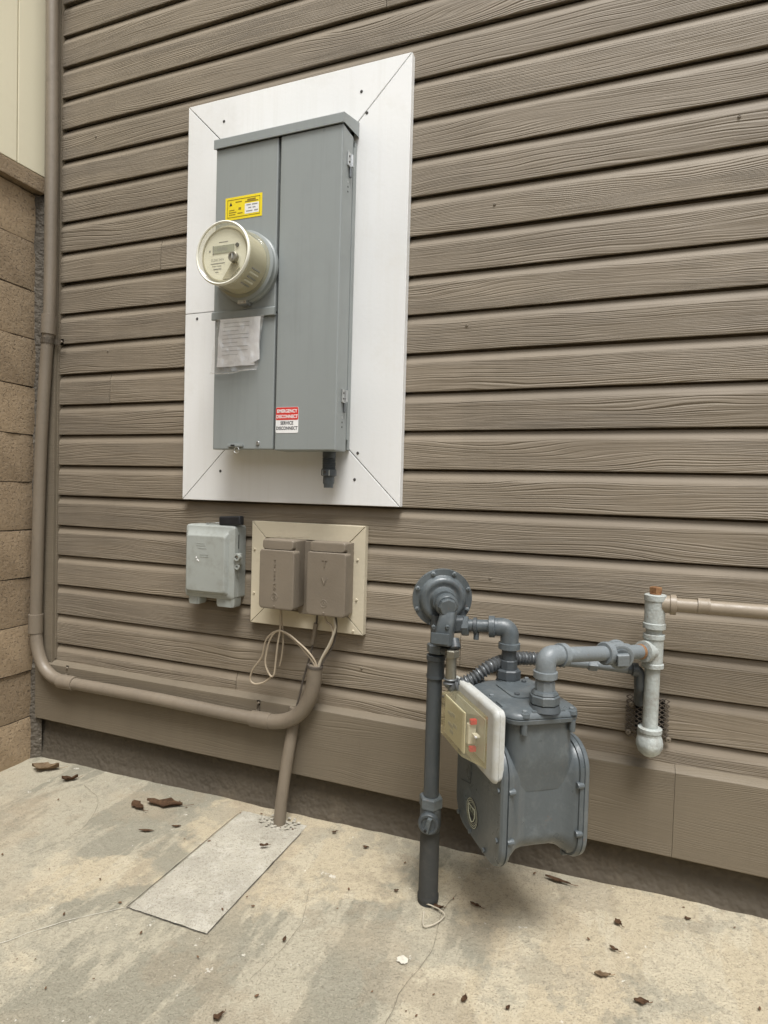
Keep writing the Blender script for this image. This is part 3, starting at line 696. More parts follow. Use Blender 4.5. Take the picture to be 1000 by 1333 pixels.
# black key head lying on the lid edge
kf = thing('key_with_black_head', 'small black plastic key head with silver ring on the grey box', 'key', (-1.03, -.03, .80))
kq = Matrix.Translation((-1.021, -.038, .8135)) @ Matrix.Rotation(R(-3), 4, 'Y')
finish(bm_box(bmesh.new(), -.036, .036, -.011, .011, -.0125, .0135, .005, 3), 'key_head', 'black', kf, frame=kq)
tube('ring', spline([(-1.055, -.044, .806), (-1.075, -.048, .8065), (-1.098, -.044, .8040), (-1.108, -.036, .8025), (-1.090, -.030, .8035), (-1.060, -.034, .8055)], 6), .0017, 'steel', kf, 8)

# ------------------------------------------------------------------ cream backing board with two taupe utility boxes
bb = thing('backing_board', 'cream painted mitred backing board of the two taupe utility boxes', 'board', (-.787, 0, .52))
BX0, BX1, BZ0, BZ1 = -.963, -.611, .524, .8155; bw2 = .046
def mit2(p, n='board_piece'): slab(n, p, -.0012, -.0205, 'cream_board', bb, .002)
q_ = .0007
mit2([(BX0+q_, BZ1), (BX1-q_, BZ1), (BX1-bw2, BZ1-bw2+q_), (BX0+bw2, BZ1-bw2+q_)])
mit2([(BX0+bw2, BZ0+bw2-q_), (BX1-bw2, BZ0+bw2-q_), (BX1-q_, BZ0), (BX0+q_, BZ0)])
mit2([(BX1, BZ1-q_), (BX1, BZ0+q_), (BX1-bw2+q_, BZ0+bw2), (BX1-bw2+q_, BZ1-bw2)])
mit2([(BX0+bw2-q_, BZ1-bw2), (BX0+bw2-q_, BZ0+bw2), (BX0, BZ0+q_), (BX0, BZ1-q_)])
box('board_centre', BX0+bw2+.001, BX1-bw2-.001, -.019, -.0015, BZ0+bw2+.001, BZ1-bw2-.001, 'taupe_box', bb)
for x, z in ((-.632, .725), (-.632, .618), (-.952, .610), (-.952, .735), (-.640, .533)): screw(bb, x, -.0205, z, .0036, 'cream_board', h=.003)
for i in range(5): box('paint_drip', -.880+.022*i, -.868+.024*i, -.0212, -.019, .7745+.0006*i, .7775, 'cream_board', bb)
def util_box(label, x0, x1, z0, z1, yf, word, stack, seed):
    t = thing('utility_box', label, 'utility box', ((x0+x1)/2, -.0205, z0), 'taupe utility boxes on the cream board')
    box('housing', x0+.004, x1-.004, yf+.018, -.0209, z0+.004, z1-.003, 'taupe_box', t, .004)
    zc = z1-.028
    cv = loft('cover', [[(x, y, z) for x, z in rrect(x0+d, x1-d, z0+d, zc-d*.4, r, 4)] for y, d, r in ((yf+.030, 0, .009), (yf+.005, .0004, .009), (yf+.0015, .002, .009), (yf, .006, .008))], 'taupe_box', t, 30)
    loft('top_flap', [[(x, y, z) for x, z in rrect(x0+.006+d, x1-.005-d, zc+.0016, z1-d, .007, 4)] for y, d in ((yf+.034, 0), (yf+.009, .0006), (yf+.005, .0025), (yf+.0035, .006))], 'taupe_box', t, 30)
    cx = (x0+x1)/2-.004
    for i, ch in enumerate(word):
        text('embossed_letter', ch, stack, (cx, yf-.0002, zc-.030-(i*stack*(1.7 if len(word) < 3 else 1.25))), 'taupe_box', cv, extrude=.0014)
    ez = z0+.034
    tube('embossed_emblem', [(cx+.0095*math.cos(2*math.pi*i/20), yf, ez+.0095*math.sin(2*math.pi*i/20)) for i in range(21)], .0011, 'taupe_box', cv, 6)
    tube('embossed_emblem', spline([(cx-.0045, yf, ez-.003), (cx, yf, ez+.005), (cx+.0045, yf, ez-.003), (cx-.003, yf, ez-.004)], 5), .0009, 'taupe_box', cv, 6)
    screw(t, cx, yf, z0+.009, .003, 'taupe_box', name='cover_screw', h=.002)
    return t
util_box('taupe utility box with small raised letters, left of the pair, deeper', -.887, -.779, .586, .774, -.100, 'TELEPHONE', .0098, 1)
util_box('taupe utility box embossed TV, right of the pair', -.754, -.638, .577, .774, -.080, 'TV', .028, 2)
mp = box('mounting_plate', -.800, -.742, -.034, -.0195, .567, .768, 'taupe_box', bb, .003)
for z in (.655, .635, .612): screw(mp, -.770, -.034, z, .004, 'screw', name='knockout')

# ------------------------------------------------------------------ painted conduit run
cr = thing('conduit_run', 'taupe painted conduit down the corner and along the skirt to a bend', 'conduit', (-1.76, -.03, .25))
RC = .0185
pa = [(-1.746, -.036, 3.25), (-1.744, -.036, 2.46), (-1.739, -.036, 1.98), (-1.743, -.036, 1.48), (-1.756, -.037, 1.30), (-1.775, -.038, .98), (-1.788, -.039, .46)]
pipe = spline(pa, 6)
tube('vertical_pipe', pipe, RC, 'taupe', cr, 20)
el = [(-1.788, -.039, .47), (-1.786, -.039, .40), (-1.774, -.040, .345), (-1.748, -.041, .298), (-1.705, -.042, .270), (-1.655, -.042, .261), (-1.615, -.042, .260)]
tube('elbow', spline(el, 6), RC+.0005, 'taupe', cr, 20)
tube('horizontal_pipe', spline([(-1.62, -.042, .2602), (-1.3, -.042, .2605), (-1.02, -.042, .256), (-.89, -.043, .257)], 6), RC, 'taupe', cr, 20)
tube('sweep_bend', spline([(-.90, -.043, .257), (-.862, -.044, .259), (-.822, -.046, .270), (-.785, -.049, .292), (-.757, -.051, .328), (-.741, -.052, .372), (-.734, -.052, .435)], 8), .0205, 'taupe', cr, 22)
lathe('pipe_mouth', [(.0215, -.006), (.0215, .001), (.017, .001), (.017, -.02), (0, -.02)], (-.734, -.052, .436), (.1, 0, 1), 'wire_dark', cr, 22)
for o_, ax, nm in (((-1.746, -.0365, 1.425), (.05, 0, 1), 'coupling'), ((-1.7885, -.039, .438), (0, 0, 1), 'coupling'), ((-1.640, -.042, .2604), (1, 0, 0), 'coupling'), ((-.905, -.043, .257), (1, 0, .02), 'coupling')):
    a_ = Vector(ax).normalized(); lathe(nm, [(RC, -.032), (.0222, -.031), (.0222, .031), (RC, .032)], o_, a_, 'taupe', cr, 22)
def pipe_strap(parent, c, axis, side, mat='taupe', r=.0202, wdt=.009, back=.03):
    """band over a pipe with one ear screwed to the wall"""
    a = Vector(axis).normalized(); s = Vector(side).normalized(); out = Vector((0, -1, 0)); c = Vector(c)
    bm = bmesh.new(); prof = [c + (s*math.cos(t)+out*math.sin(t))*r for t in [R(-35+250*i/18) for i in range(19)]]
    ear = [c+s*r*1.0-out*back*.7, c+s*(r+.012)-out*back*.72, c+s*(r+.026)-out*back*.72]
    prof = ear[::-1]+prof
    L = [[bm.verts.new(p+a*d) for d in (-wdt, wdt)] for p in prof]
    for u, v in zip(L, L[1:]): bm.faces.new((u[0], v[0], v[1], u[1]))
    bmesh.ops.solidify(bm, geom=bm.faces[:], thickness=.0018)
    o = finish(bm, 'strap', mat, parent, 40)
    q = ear[1]+s*.006; screw(o, q.x, q.y-.0015, q.z, .0042, mat, h=.003); return o
pipe_strap(cr, (-1.750, -.0365, 1.372), (.03, 0, 1), (1, 0, 0))
pipe_strap(cr, (-1.665, -.042, .2605), (1, 0, .02), (0, 0, 1), wdt=.006)
pipe_strap(cr, (-.928, -.043, .2565), (1, 0, 0), (0, 0, 1), wdt=.0055)
pipe_strap(cr, (-1.744, -.036, 2.48), (0, 0, 1), (1, 0, 0))
# slanting stub conduit out of the slab
sc = tube('stub_conduit', [(-.826, -.068, -.03), (-.8225, -.064, .05), (-.815, -.050, .16), (-.811, -.030, .24), (-.808, -.022, .30)], .0165, 'taupe', None, 18)
tag(sc, 'short taupe conduit rising out of the pale slab behind the bend', 'conduit')
bm = bmesh.new()
for i in range(40):
    a = 2*math.pi*i/40+random.random()*.2; r = random.uniform(.012, .05); x, y = -.826+r*math.cos(a)*1.3, -.064+r*math.sin(a)*.75; s = random.uniform(.0018, .0055)
    bmesh.ops.create_icosphere(bm, subdivisions=1, radius=s, matrix=Matrix.Translation((x, y, gz(x)+.006)) @ Matrix.Diagonal((1.3, 1.1, .55, 1)))
pt = finish(bm, 'rubble_collar', 'patch', None, 50); pt['kind'] = 'stuff'; tag(pt, 'crumbled pale mortar around the stub conduit', 'mortar')

# ------------------------------------------------------------------ loose cables below the boxes
def cable(label, pts, r, mat, name='cable', group='thin cables hanging below the utility boxes'):
    o = tube(name, spline(pts, 7), r, mat, None, 8); tag(o, label, 'cable', group); return o
Y5 = lambda L, y: [(x, y, z) for x, z in L]
cable('tan cable dropping from the left utility box into a long narrow loop', [(-.842, -.062, .600)]+Y5([(-.842, .564), (-.842, .522), (-.848, .483), (-.854, .428), (-.858, .396), (-.869, .391), (-.885, .418), (-.884, .45), (-.872, .493), (-.851, .518), (-.82, .515), (-.784, .494), (-.751, .47)], -.058)+[(-.733, -.052, .441), (-.734, -.052, .41)], .0026, 'wire_tan')
cable('tan cable swinging out in the widest, leftmost loop', [(-.841, -.054, .519), (-.867, -.056, .510), (-.888, -.056, .485), (-.902, -.052, .438), (-.931, -.05, .399), (-.94, -.049, .368), (-.923, -.049, .358), (-.893, -.05, .368), (-.868, -.053, .389)], .0026, 'wire_tan')
cable('tan cable running in a short arc from the loop to the bend mouth', [(-.843, -.053, .519), (-.809, -.054, .504), (-.772, -.054, .476), (-.738, -.052, .440), (-.736, -.052, .41)], .0026, 'wire_tan')
cable('loose tan cable end hanging straight down inside the loop', [(-.839, -.060, .600), (-.842, -.050, .552), (-.839, -.047, .514), (-.839, -.045, .482), (-.845, -.042, .44), (-.852, -.040, .416)], .0022, 'wire_tan')
cable('tan cable bowing from the right utility box, left of the bright one', [(-.708, -.060, .60), (-.705, -.056, .563), (-.688, -.056, .548), (-.682, -.056, .521), (-.696, -.055, .485), (-.721, -.052, .448), (-.730, -.052, .41)], .0030, 'wire_tan')
cable('pale bright cable bowing rightmost from the right utility box', [(-.682, -.060, .60), (-.680, -.057, .569), (-.675, -.058, .543), (-.690, -.057, .502), (-.716, -.054, .455), (-.729, -.052, .41)], .0034, 'wire_pale')
cable('dark cable hidden behind the pale bowing cable', [(-.690, -.050, .60), (-.677, -.048, .562), (-.679, -.047, .522), (-.688, -.047, .49), (-.711, -.050, .45), (-.732, -.052, .41)], .0028, 'wire_dark')
cable('dark thin cable dropping behind the conduit bend', [(-.740, -.034, .60), (-.746, -.030, .535), (-.757, -.026, .484), (-.764, -.026, .456), (-.771, -.024, .432), (-.784, -.024, .386), (-.793, -.028, .339), (-.806, -.028, .288)], .0030, 'wire_dark')
o = tube('cable_sleeve', [(-.746, -.031, .545), (-.7575, -.027, .486)], .0058, 'taupe', None, 12); tag(o, 'short taupe sleeve on the dark cable under the cream board', 'sleeve')

# ------------------------------------------------------------------ gas riser
GX, GY = -.355, -.216
gr = thing('gas_riser', 'dark grey upright gas pipe with shutoff valve rising from the concrete', 'gas pipe', (GX, GY, 0))
lathe('sleeve', [(.0225, -.03), (.0225, .004), (.0238, .006), (.0238, .014), (.0218, .017), (.0215, .158), (.019, .163)], (GX, GY, 0), (0, 0, 1), 'sleeve', gr, 28)
lathe('pipe', [(.0168, .15), (.0168, .545)], (GX, GY, 0), (0, 0, 1), 'gas_dark', gr, 24)
vb = lathe('valve_body', [(.018, .152), (.0215, .160), (.0235, .175), (.0235, .205), (.0225, .212)], (GX, GY, 0), (0, 0, 1), 'gas_dark', gr, 24)
hexnut('valve_collar', (GX, GY, .211), (0, 0, 1), .0265, .026, 'gas', vb)
vd = lathe('valve_disc', [(.022, 0), (.0235, .004), (.0235, .014), (.021, .017), (.016, .017), (.015, .0145), (0, .0145)], (GX+.002, GY-.014, .186), (.12, -1, 0), 'gas_dark', vb, 28)
finish(bm_box(bmesh.new(), -.005, .005, -.004, .008, -.0165, .0165, .002), 'valve_tang', 'gas', vb, frame=Matrix.Translation((GX+.0045, GY-.034, .186)) @ Matrix.Rotation(R(14), 4, 'Y'))
screw(vb, GX+.001, GY-.0425, .178, .0032, 'dark', name='tang_hole')
lathe('coupling', [(.017, .500), (.0205, .502), (.0205, .508), (.0190, .510), (.0190, .540), (.0212, .542), (.0212, .552), (.017, .554)], (GX+.002, GY, 0), (0, 0, 1), 'gas_dark', gr, 24)
lathe('upper_pipe', [(.0150, .55), (.0150, .640)], (GX+.002, GY+.004, 0), (0, 0, 1), 'gas_dark', gr, 20)
hexnut('union_nut', (GX+.004, GY, .557), (0, 0, 1), .0235, .020, 'gas', gr)

# ------------------------------------------------------------------ regulator
rg = thing('gas_regulator', 'round dark grey gas regulator with bolted rim on top of the riser', 'gas regulator', (-.345, -.2, .59))
RN = Vector((.42, -.90, -.10)).normalized(); RO = Vector((-.350, -.192, .6745))
ds = lathe('diaphragm_case', [(0, -.034), (.020, -.034), (.028, -.028), (.048, -.018), (.058, -.006), (.0665, -.005), (.0670, 0), (.0665, .0055), (.0535, .0062), (.0515, .0085), (.0500, .0135), (.0465, .0172), (.0420, .0185), (.0375, .0172), (.0340, .0150), (.0300, .0155), (.0275, .0185), (.0262, .0240), (.0255, .0360)], RO, RN, 'gas', rg, 48, 42)
fr_ = frame_to(RO, RN)
for i in range(8):
    a = R(22.5+45*i); p = fr_ @ Vector((.0612*math.cos(a), .0612*math.sin(a), .0060))
    b_ = hexnut('rim_bolt', p, RN, .0050, .0035, 'gas_light', rg)
    screw(b_, *(p+RN*.0035), .0028, 'gas', RN, 'bolt_end', .002)
NO = RO + RN*.030 + Vector((.003, 0, -.004))
lathe('nose', [(.0252, 0), (.0252, .014), (.0235, .018), (.0210, .021)], NO, RN, 'gas', rg, 32)
lathe('nose_cap', [(.0185, .020), (.0195, .022), (.0195, .030), (.0170, .034), (0, .034)], NO, RN, 'gas', rg, 8, 25)
nk = Vector((-.3275, -.243, 0))
loft('inlet_neck', [[(nk.x+dx+a*x, nk.y+dy+a*y, z) for x, y in rrect(-1, 1, -1, 1, .55, 4)] for z, a, dx, dy in ((.5835, .0195, -.004, .006), (.588, .0205, -.004, .006), (.605, .0200, -.003, .004), (.620, .0185, 0, .003), (.636, .0180, .003, .004), (.655, .016, .005, .010))], 'gas', rg, 35, )
box('neck_plate', -.352, -.312, -.2665, -.262, .589, .612, 'gas', rg, .0015)
for x, z in ((-.349, .6225), (-.319, .6255)): screw(rg, x, -.258, z, .0045, 'gas', RN, 'body_bolt', .004)
loft('outlet_body', [[(-.338+.014*t, -.215+.006*t, .612)] and [(-.345+.05*t, -.212+.010*t+.020*y, .618+.006*t+.020*z*(1-.15*t)) for y, z in rrect(-1, 1, -1, 1, .5, 4)] for t in (0, .5, 1)], 'gas_dark', rg, 35)
lathe('bug_vent', [(.012, 0), (.012, .020), (.009, .022), (0, .022)], (-.312, -.225, .592), (.3, -.5, -.8), 'gas_dark', rg, 16)
hexnut('outlet_nut', (-.301, -.204, .619), (1, .13, .06), .0215, .016, 'gas', rg, up=(0, 0, 1), n=8)

# ------------------------------------------------------------------ inlet piping from the regulator to the meter
MA = R(35); MO = Vector((-.155, -.252, 0)); MF = Matrix.Translation(MO) @ Matrix.Rotation(MA, 4, 'Z')
IN = MF @ Vector((.000, .076, 0)); OUT = MF @ Vector((0, -.080, 0))
ip = thing('inlet_pipe', 'dark grey pipe bending from the regulator down into the gas meter', 'gas pipe', (IN.x, IN.y, .52))
zi = .6225
pdir = (Vector((IN.x, IN.y, zi+.003))-Vector((-.290, -.203, zi-.001))).normalized()
st_ = Vector((-.290, -.203, zi-.001))
tube('pipe', [st_, st_+pdir*.06], .0135, 'gas', ip, 20)
lathe('pipe_band', [(.0145, 0), (.0175, .001), (.0175, .008), (.0145, .009)], st_+pdir*.014, pdir, 'gas_dark', ip, 20)
tube('drip_tab', [st_+pdir*.022, st_+pdir*.022+Vector((0, -.004, -.030))], .006, 'gas_dark', ip, 8)
E0 = Vector((IN.x, IN.y, zi+.002))
tube('elbow', bend([E0-pdir*.040, E0, E0-Vector((0, 0, .042))], .030, 10), .0195, 'gas', ip, 24)
lathe('elbow_rim', [(.0195, -.007), (.0232, -.006), (.0232, .006), (.0195, .007)], E0-pdir*.038, pdir, 'gas', ip, 24)
lathe('elbow_rim', [(.0195, -.007), (.0232, -.006), (.0232, .006), (.0195, .007)], E0-Vector((0, 0, .040)), (0, 0, 1), 'gas', ip, 24)
lathe('nipple', [(.0155, .53), (.0155, .585)], (IN.x, IN.y, 0), (0, 0, 1), 'gas_dark', ip, 22)
lathe('union_sleeve', [(.0185, .533), (.0185, .553), (.016, .555)], (IN.x, IN.y, 0), (0, 0, 1), 'gas_dark', ip, 8, 25)
hexnut('union_nut', (IN.x, IN.y, .513), (0, 0, 1), .0265, .022, 'gas_dark', ip, n=8)

# ------------------------------------------------------------------ gas meter (local frame turned 35 degrees)
gm = bpy.data.objects.new('gas_meter', None); COL.objects.link(gm); gm.location = (MO.x, MO.y, .2); gm.rotation_euler = (0, 0, MA)
tag(gm, 'large grey cast gas meter with white index box hanging on its pipes', 'gas meter')
yz = lambda x, o_: [(x, y, z) for y, z in o_]
def covr(d, r=.052): return rrect(-.1005+d, .1265-d, .198+d, .434-d, r-d*.5, 7)
# drum between the two covers, waisted
loft('drum', [yz(-.079, covr(.004)), yz(-.068, covr(.005)), yz(-.060, covr(.010)), yz(-.053, covr(.0145)), yz(-.044, covr(.0195)), yz(-.030, covr(.0220)), yz(.0, covr(.0225)), yz(.034, covr(.0220)), yz(.047, covr(.0195)), yz(.056, covr(.0145)), yz(.062, covr(.010)), yz(.068, covr(.005)), yz(.080, covr(.004))], 'gas', gm, 60, MF)
fc = loft('front_cover', [yz(-.0700, covr(.001)), yz(-.0775, covr(-.0015)), yz(-.0785, covr(.002)), yz(-.0800, covr(-.001)), yz(-.0880, covr(.0)), yz(-.0915, covr(.004)), yz(-.0920, covr(.012)), yz(-.0905, covr(.016))], 'gas', gm, 30, MF)
bc = loft('back_cover', [yz(.0710, covr(.001)), yz(.0780, covr(-.0015)), yz(.0792, covr(.002)), yz(.0806, covr(-.001)), yz(.0890, covr(0)), yz(.0940, covr(.006)), yz(.0970, covr(.016))], 'gas', gm, 30, MF)
for s, xx, par in ((-1, -.074, fc), (1, .075, bc)):
    for y, z in ((-.0985, .357), (-.0985, .263), (-.052, .2005), (.020, .1995), (.09, .202), (.125, .30)):
        hexnut('cover_bolt', MF @ Vector((xx-s*.010, y*1.0, z)), MF.to_3x3() @ Vector((s, 0, 0)), .0062, .013, 'gas', par, n=12)
for y, z in ((-.088, .357), (-.087, .262), (-.030, .210), (.04, .208), (.105, .216)):
    hexnut('face_bolt', MF @ Vector((-.0915, y, z)), MF.to_3x3() @ Vector((-1, 0, 0)), .0048, .004, 'gas', fc)
# neck between drum and top
xyr = lambda z, x0, x1, y0, y1, r: [(x, y, z) for x, y in rrect(x0, x1, y0, y1, r, 6)]
loft('neck', [xyr(.345, -.060, .062, -.0790, .100, .006), xyr(.356, -.062, .064, -.0805, .100, .008), xyr(.385, -.066, .066, -.0850, .100, .014), xyr(.405, -.069, .066, -.0895, .100, .020), xyr(.43, -.071, .064, -.092, .098, .028), xyr(.487, -.074, .062, -.092, .094, .026)], 'gas', gm, 45, MF)
tp = loft('top_plate', [xyr(.4810, -.078, .068, -.098, .098, .030), xyr(.4830, -.082, .071, -.102, .102, .032), xyr(.4905, -.083, .072, -.103, .103, .033), xyr(.4920, -.081, .070, -.101, .101, .032), xyr(.4935, -.083, .072, -.103, .103, .033), xyr(.5000, -.082, .071, -.102, .102, .033), xyr(.5045, -.076, .065, -.096, .096, .030), xyr(.5085, -.062, .052, -.082, .084, .028), xyr(.5100, -.045, .036, -.066, .068, .024)], 'gas', gm, 50, MF)
for x, y in ((-.048, -.094), (.050, -.094), (.062, .0), (.052, .092), (-.052, .092), (-.072, 0)):
    pz = MF @ Vector((x, y, .4985))
    lathe('boss', [(.011, -.002), (.010, .0045), (.0075, .006), (0, .006)], pz, (0, 0, 1), 'gas', tp, 16)
    hexnut('top_bolt', pz+Vector((0, 0, .0055)), (0, 0, 1), .0048, .004, 'gas_light', tp)
    lathe('bolt_lug', [(.0055, -.036), (.0062, -.034), (.0062, -.014)], MF @ Vector((x*1.02, y*1.02, .4985)), (0, 0, 1), 'gas', tp, 12)
for (x0, x1, y0, y1) in ((-.034, -.012, -.098, -.086), (.012, .036, -.098, -.086), (-.078, -.066, -.06, -.03)):
    finish(bm_box(bmesh.new(), x0, x1, y0, y1, .497, .5065, .003), 'casting_rib', 'gas', tp, frame=MF)
dp = loft('cap_plate', [xyr(.507, -.042, .032, -.040, .058, .018), xyr(.5125, -.042, .032, -.040, .058, .018), xyr(.5138, -.039, .029, -.037, .055, .016)], 'gas', tp, 35, MF)
for x, y in ((-.030, -.026), (.022, .046)): hexnut('cap_screw', MF @ Vector((x, y, .5135)), (0, 0, 1), .0052, .004, 'gas_dark', dp)
lathe('calibration_plug', [(.0095, .507), (.0095, .522), (.008, .525), (0, .525)], MF @ Vector((.050, .030, 0)), (0, 0, 1), 'gas_light', tp, 8, 25)
for q, r_ in ((IN, .0245), (OUT, .027)): lathe('port_seat', [(r_+.004, .503), (r_, .5135), (r_-.004, .5135)], (q.x, q.y, 0), (0, 0, 1), 'gas_dark', tp, 28)
# index box on the left face
ib = loft('index_back', [yz(x, rrect(-.101+d, .128-d, .372+d, .512-d, r, 5)) for x, d, r in ((-.088, .004, .012), (-.0985, .002, .012), (-.0995, .0035, .012), (-.1005, .0, .013), (-.1050, .001, .013), (-.1085, .004, .012), (-.1105, .010, .010))], 'index_white', gm, 32, MF)
tag(ib, 'aged white plastic index housing')
IY0, IY1, IZ0, IZ1 = -.070, .098, .394, .488
def ixf(x, y0, y1, z0, z1): return [(x, y, z) for y, z in ((y0, z0), (y1, z0), (y1, z1), (y0, z1))]
bm = bmesh.new(); bm_loft(bm, [ixf(-.1108, IY0, IY1+.004, IZ0-.003, IZ1+.003), ixf(-.1430, -.024, IY1-.003, IZ0+.004, IZ1-.004)])
ic = finish(bm, 'index_cover', 'index_clear', ib, 20, MF)
finish(bm_box(bmesh.new(), -.1365, -.1340, -.020, .090, .401, .481, .0005), 'dial_plate', 'dial', ib, frame=MF)
finish(bm_box(bmesh.new(), -.1122, -.1108, -.062, .090, .400, .482, .0), 'dial_base', 'index_white', ib, frame=MF)
for z in (.468, .415):
    finish(bm_box(bmesh.new(), -.1300, -.1170, -.036, -.027, z-.005, z+.005, .0015), 'red_marker', 'red', ib, frame=MF)
finish(bm_box(bmesh.new(), -.1320, -.1168, -.030, -.0195, .424, .462, .0), 'dial_strip', 'sticker_white', ib, frame=MF)
finish(bm_box(bmesh.new(), -.1270, -.1168, -.052, -.034, .444, .447, .0), 'dial_pointer', 'sticker_white', ib, frame=MF)
for y, z, ww in ((.060, .452, .012), (.040, .455, .009), (.055, .430, .014), (.030, .436, .010), (.048, .418, .009)):
    finish(bm_box(bmesh.new(), -.1372, -.1366, y-ww, y+ww, z-.004, z+.003, .0), 'index_print', 'ink_pale', ib, frame=MF)
screw(ib, *(MF @ Vector((-.143, .088, .478))), .003, 'screw', MF.to_3x3() @ Vector((-1, 0, 0)), 'index_screw')
# round emblem on the front cover
ax_ = MF.to_3x3() @ Vector((-1, 0, 0)); ec = MF @ Vector((-.0907, .034, .250))
ed = lathe('emblem', [(.0290, -.002), (.0290, .0008), (0, .0008)], ec, ax_, 'ink', fc, 36); tag(ed, 'round dark emblem with pale rings and shield')
def ring_(r0, r1, nm='emblem_ring'): lathe(nm, [(r0, .0009), (r0, .0014), (r1, .0014), (r1, .0009)], ec, ax_, 'emblem', ed, 36)
for r0, r1 in ((.0235, .0250), (.0275, .0288), (.0200, .0208)): 
    bm = bmesh.new(); q = frame_to(ec, ax_); n = 36
    A_ = [bm.verts.new(q @ Vector((r0*math.cos(2*math.pi*i/n), r0*math.sin(2*math.pi*i/n), .0014))) for i in range(n)]; B_ = [bm.verts.new(q @ Vector((r1*math.cos(2*math.pi*i/n), r1*math.sin(2*math.pi*i/n), .0014))) for i in range(n)]
    for i in range(n): bm.faces.new((A_[i], A_[(i+1) % n], B_[(i+1) % n], B_[i]))
    finish(bm, 'emblem_ring', 'emblem', ed, 0)
shield = [(-.016, .013), (.016, .013), (.0155, -.002), (.010, -.012), (0, -.0185), (-.010, -.012), (-.0155, -.002)]
LM = MF @ Matrix.Translation((-.0907, .034, .250))
def face_strip(pts, wd_, nm):   # outline drawn on the emblem face: local right is -y
    bm = bmesh.new(); P = [LM @ Vector((-.0019, -u, v)) for u, v in pts]; bm_tube(bm, P+[P[0]], wd_, 6, False); return finish(bm, nm, 'emblem', ed, 40)
face_strip(shield, .0011, 'emblem_shield')
face_strip([(-.014, .004), (.014, .004)], .0007, 'emblem_bar')
for u_ in (-.008, -.004, .001, .005, .009): face_strip([(u_, .0105), (u_+.0008, -.004)], .0008, 'emblem_stroke')
tube('embossed_groove', [MF @ Vector((-.0912, .048, .372)), MF @ Vector((-.0912, .048, .305)), MF @ Vector((-.0912, .10, .290))], .0007, 'gas_dark', fc, 6)

# ------------------------------------------------------------------ outlet piping
op = thing('outlet_pipe', 'pale grey pipe with elbow and plugged tee leaving the gas meter', 'gas pipe', (OUT.x, OUT.y, .52))
hexnut('union_nut', (OUT.x, OUT.y, .514), (0, 0, 1), .0285, .018, 'gas', op, n=8)
lathe('union_collar', [(.0245, .531), (.0260, .534), (.0235, .538), (.0185, .540)], (OUT.x, OUT.y, 0), (0, 0, 1), 'gas', op, 8, 25)
lathe('union_sleeve', [(.0185, .537), (.0185, .556), (.0160, .559)], (OUT.x, OUT.y, 0), (0, 0, 1), 'gas_light', op, 8, 25)
lathe('nipple', [(.0155, .55), (.0155, .585)], (OUT.x, OUT.y, 0), (0, 0, 1), 'gas_light', op, 22)
EO = Vector((OUT.x, OUT.y, .6055)); TE = Vector((.018, -.165, .589)); od = (TE-EO).normalized()
tube('elbow', bend([EO-Vector((0, 0, .040)), EO, EO+od*.045], .030, 10), .0190, 'gas_light', op, 24)
lathe('elbow_rim', [(.019, -.007), (.0225, -.006), (.0225, .006), (.019, .007)], EO-Vector((0, 0, .036)), (0, 0, 1), 'gas_light', op, 24)
lathe('elbow_rim', [(.019, -.007), (.0225, -.006), (.0225, .006), (.019, .007)], EO+od*.041, od, 'gas_light', op, 24)
tube('pipe', [EO+od*.035, TE-od*.01], .0150, 'gas_light', op, 22)
hexnut('tee_collar', TE-od*.040, od, .0235, .015, 'gas_light', op, n=24)
lathe('tee_body', [(.0190, -.030), (.0195, -.018), (.0225, -.008), (.0235, 0), (.0225, .010), (.0195, .020), (.0190, .030)], TE, od, 'gas_light', op, 28)
pd = Vector((.30, -.93, -.14)).normalized()
lathe('tee_branch', [(.020, -.01), (.0215, .012), (.0258, .014), (.0258, .024), (.0225, .0255)], TE, pd, 'gas_light', op, 28)
lathe('square_plug', [(.0160, .028), (.0165, .030), (.0165, .039), (.0150, .041)], TE, pd, 'gas_light', op, n=4, smooth=20, rot=R(50))
lathe('plug_rim', [(.0190, .025), (.0190, .029), (.0175, .030)], TE, pd, 'gas', op, 24)
lathe('tee_back_rim', [(.0195, -.004), (.0240, -.003), (.0240, .006), (.0195, .007)], TE-pd*.010, pd, 'gas_light', op, 28)
WX, WY = .0915, -.072
WT = Vector((WX, WY, .580)); d2 = (WT-TE).normalized()
tube('short_nipple', [TE+d2*.01, WT-d2*.02], .0150, 'gas_light', op, 20)
lathe('rust_ring', [(.0155, 0), (.0162, .001), (.0162, .007), (.0155, .008)], WT-d2*.048, d2, 'rust', op, 20)

# ------------------------------------------------------------------ white house gas pipe
wp = thing('house_gas_pipe', 'weathered whitish upright gas pipe with tees and a rusty plug', 'gas pipe', (WX, WY, .36))
V3 = (0, 0, 1); OW = (WX, WY, 0)
lathe('top_tee', [(.0215, .6290), (.0232, .6300), (.0232, .6405), (.0208, .6420), (.0208, .6890), (.0225, .6900), (.0225, .7015), (.0200, .7030), (.0100, .7030)], OW, V3, 'white_pipe', wp, 28)
pg = lathe('plug', [(.0115, .702), (.0115, .7055), (.0098, .706)], OW, V3, 'rust', wp, 16)
hexnut('plug_head', (WX, WY, .705), V3, .0122, .014, 'rust', pg, n=4)
lathe('nipple', [(.0165, .612), (.0165, .632)], OW, V3, 'white_pipe', wp, 24)
lathe('lower_tee', [(.019, .5440), (.0222, .5450), (.0222, .5530), (.0198, .5550), (.0200, .6060), (.0222, .6080), (.0222, .6165), (.019, .6180)], OW, V3, 'white_pipe', wp, 28)
lathe('tee_arm', [(.0190, -.002), (.0190, .024), (.0225, .025), (.0225, .035), (.0180, .036)], WT, -d2, 'white_pipe', wp, 24)
lathe('pipe', [(.0156, .395), (.0156, .548)], OW, V3, 'white_pipe', wp, 24)
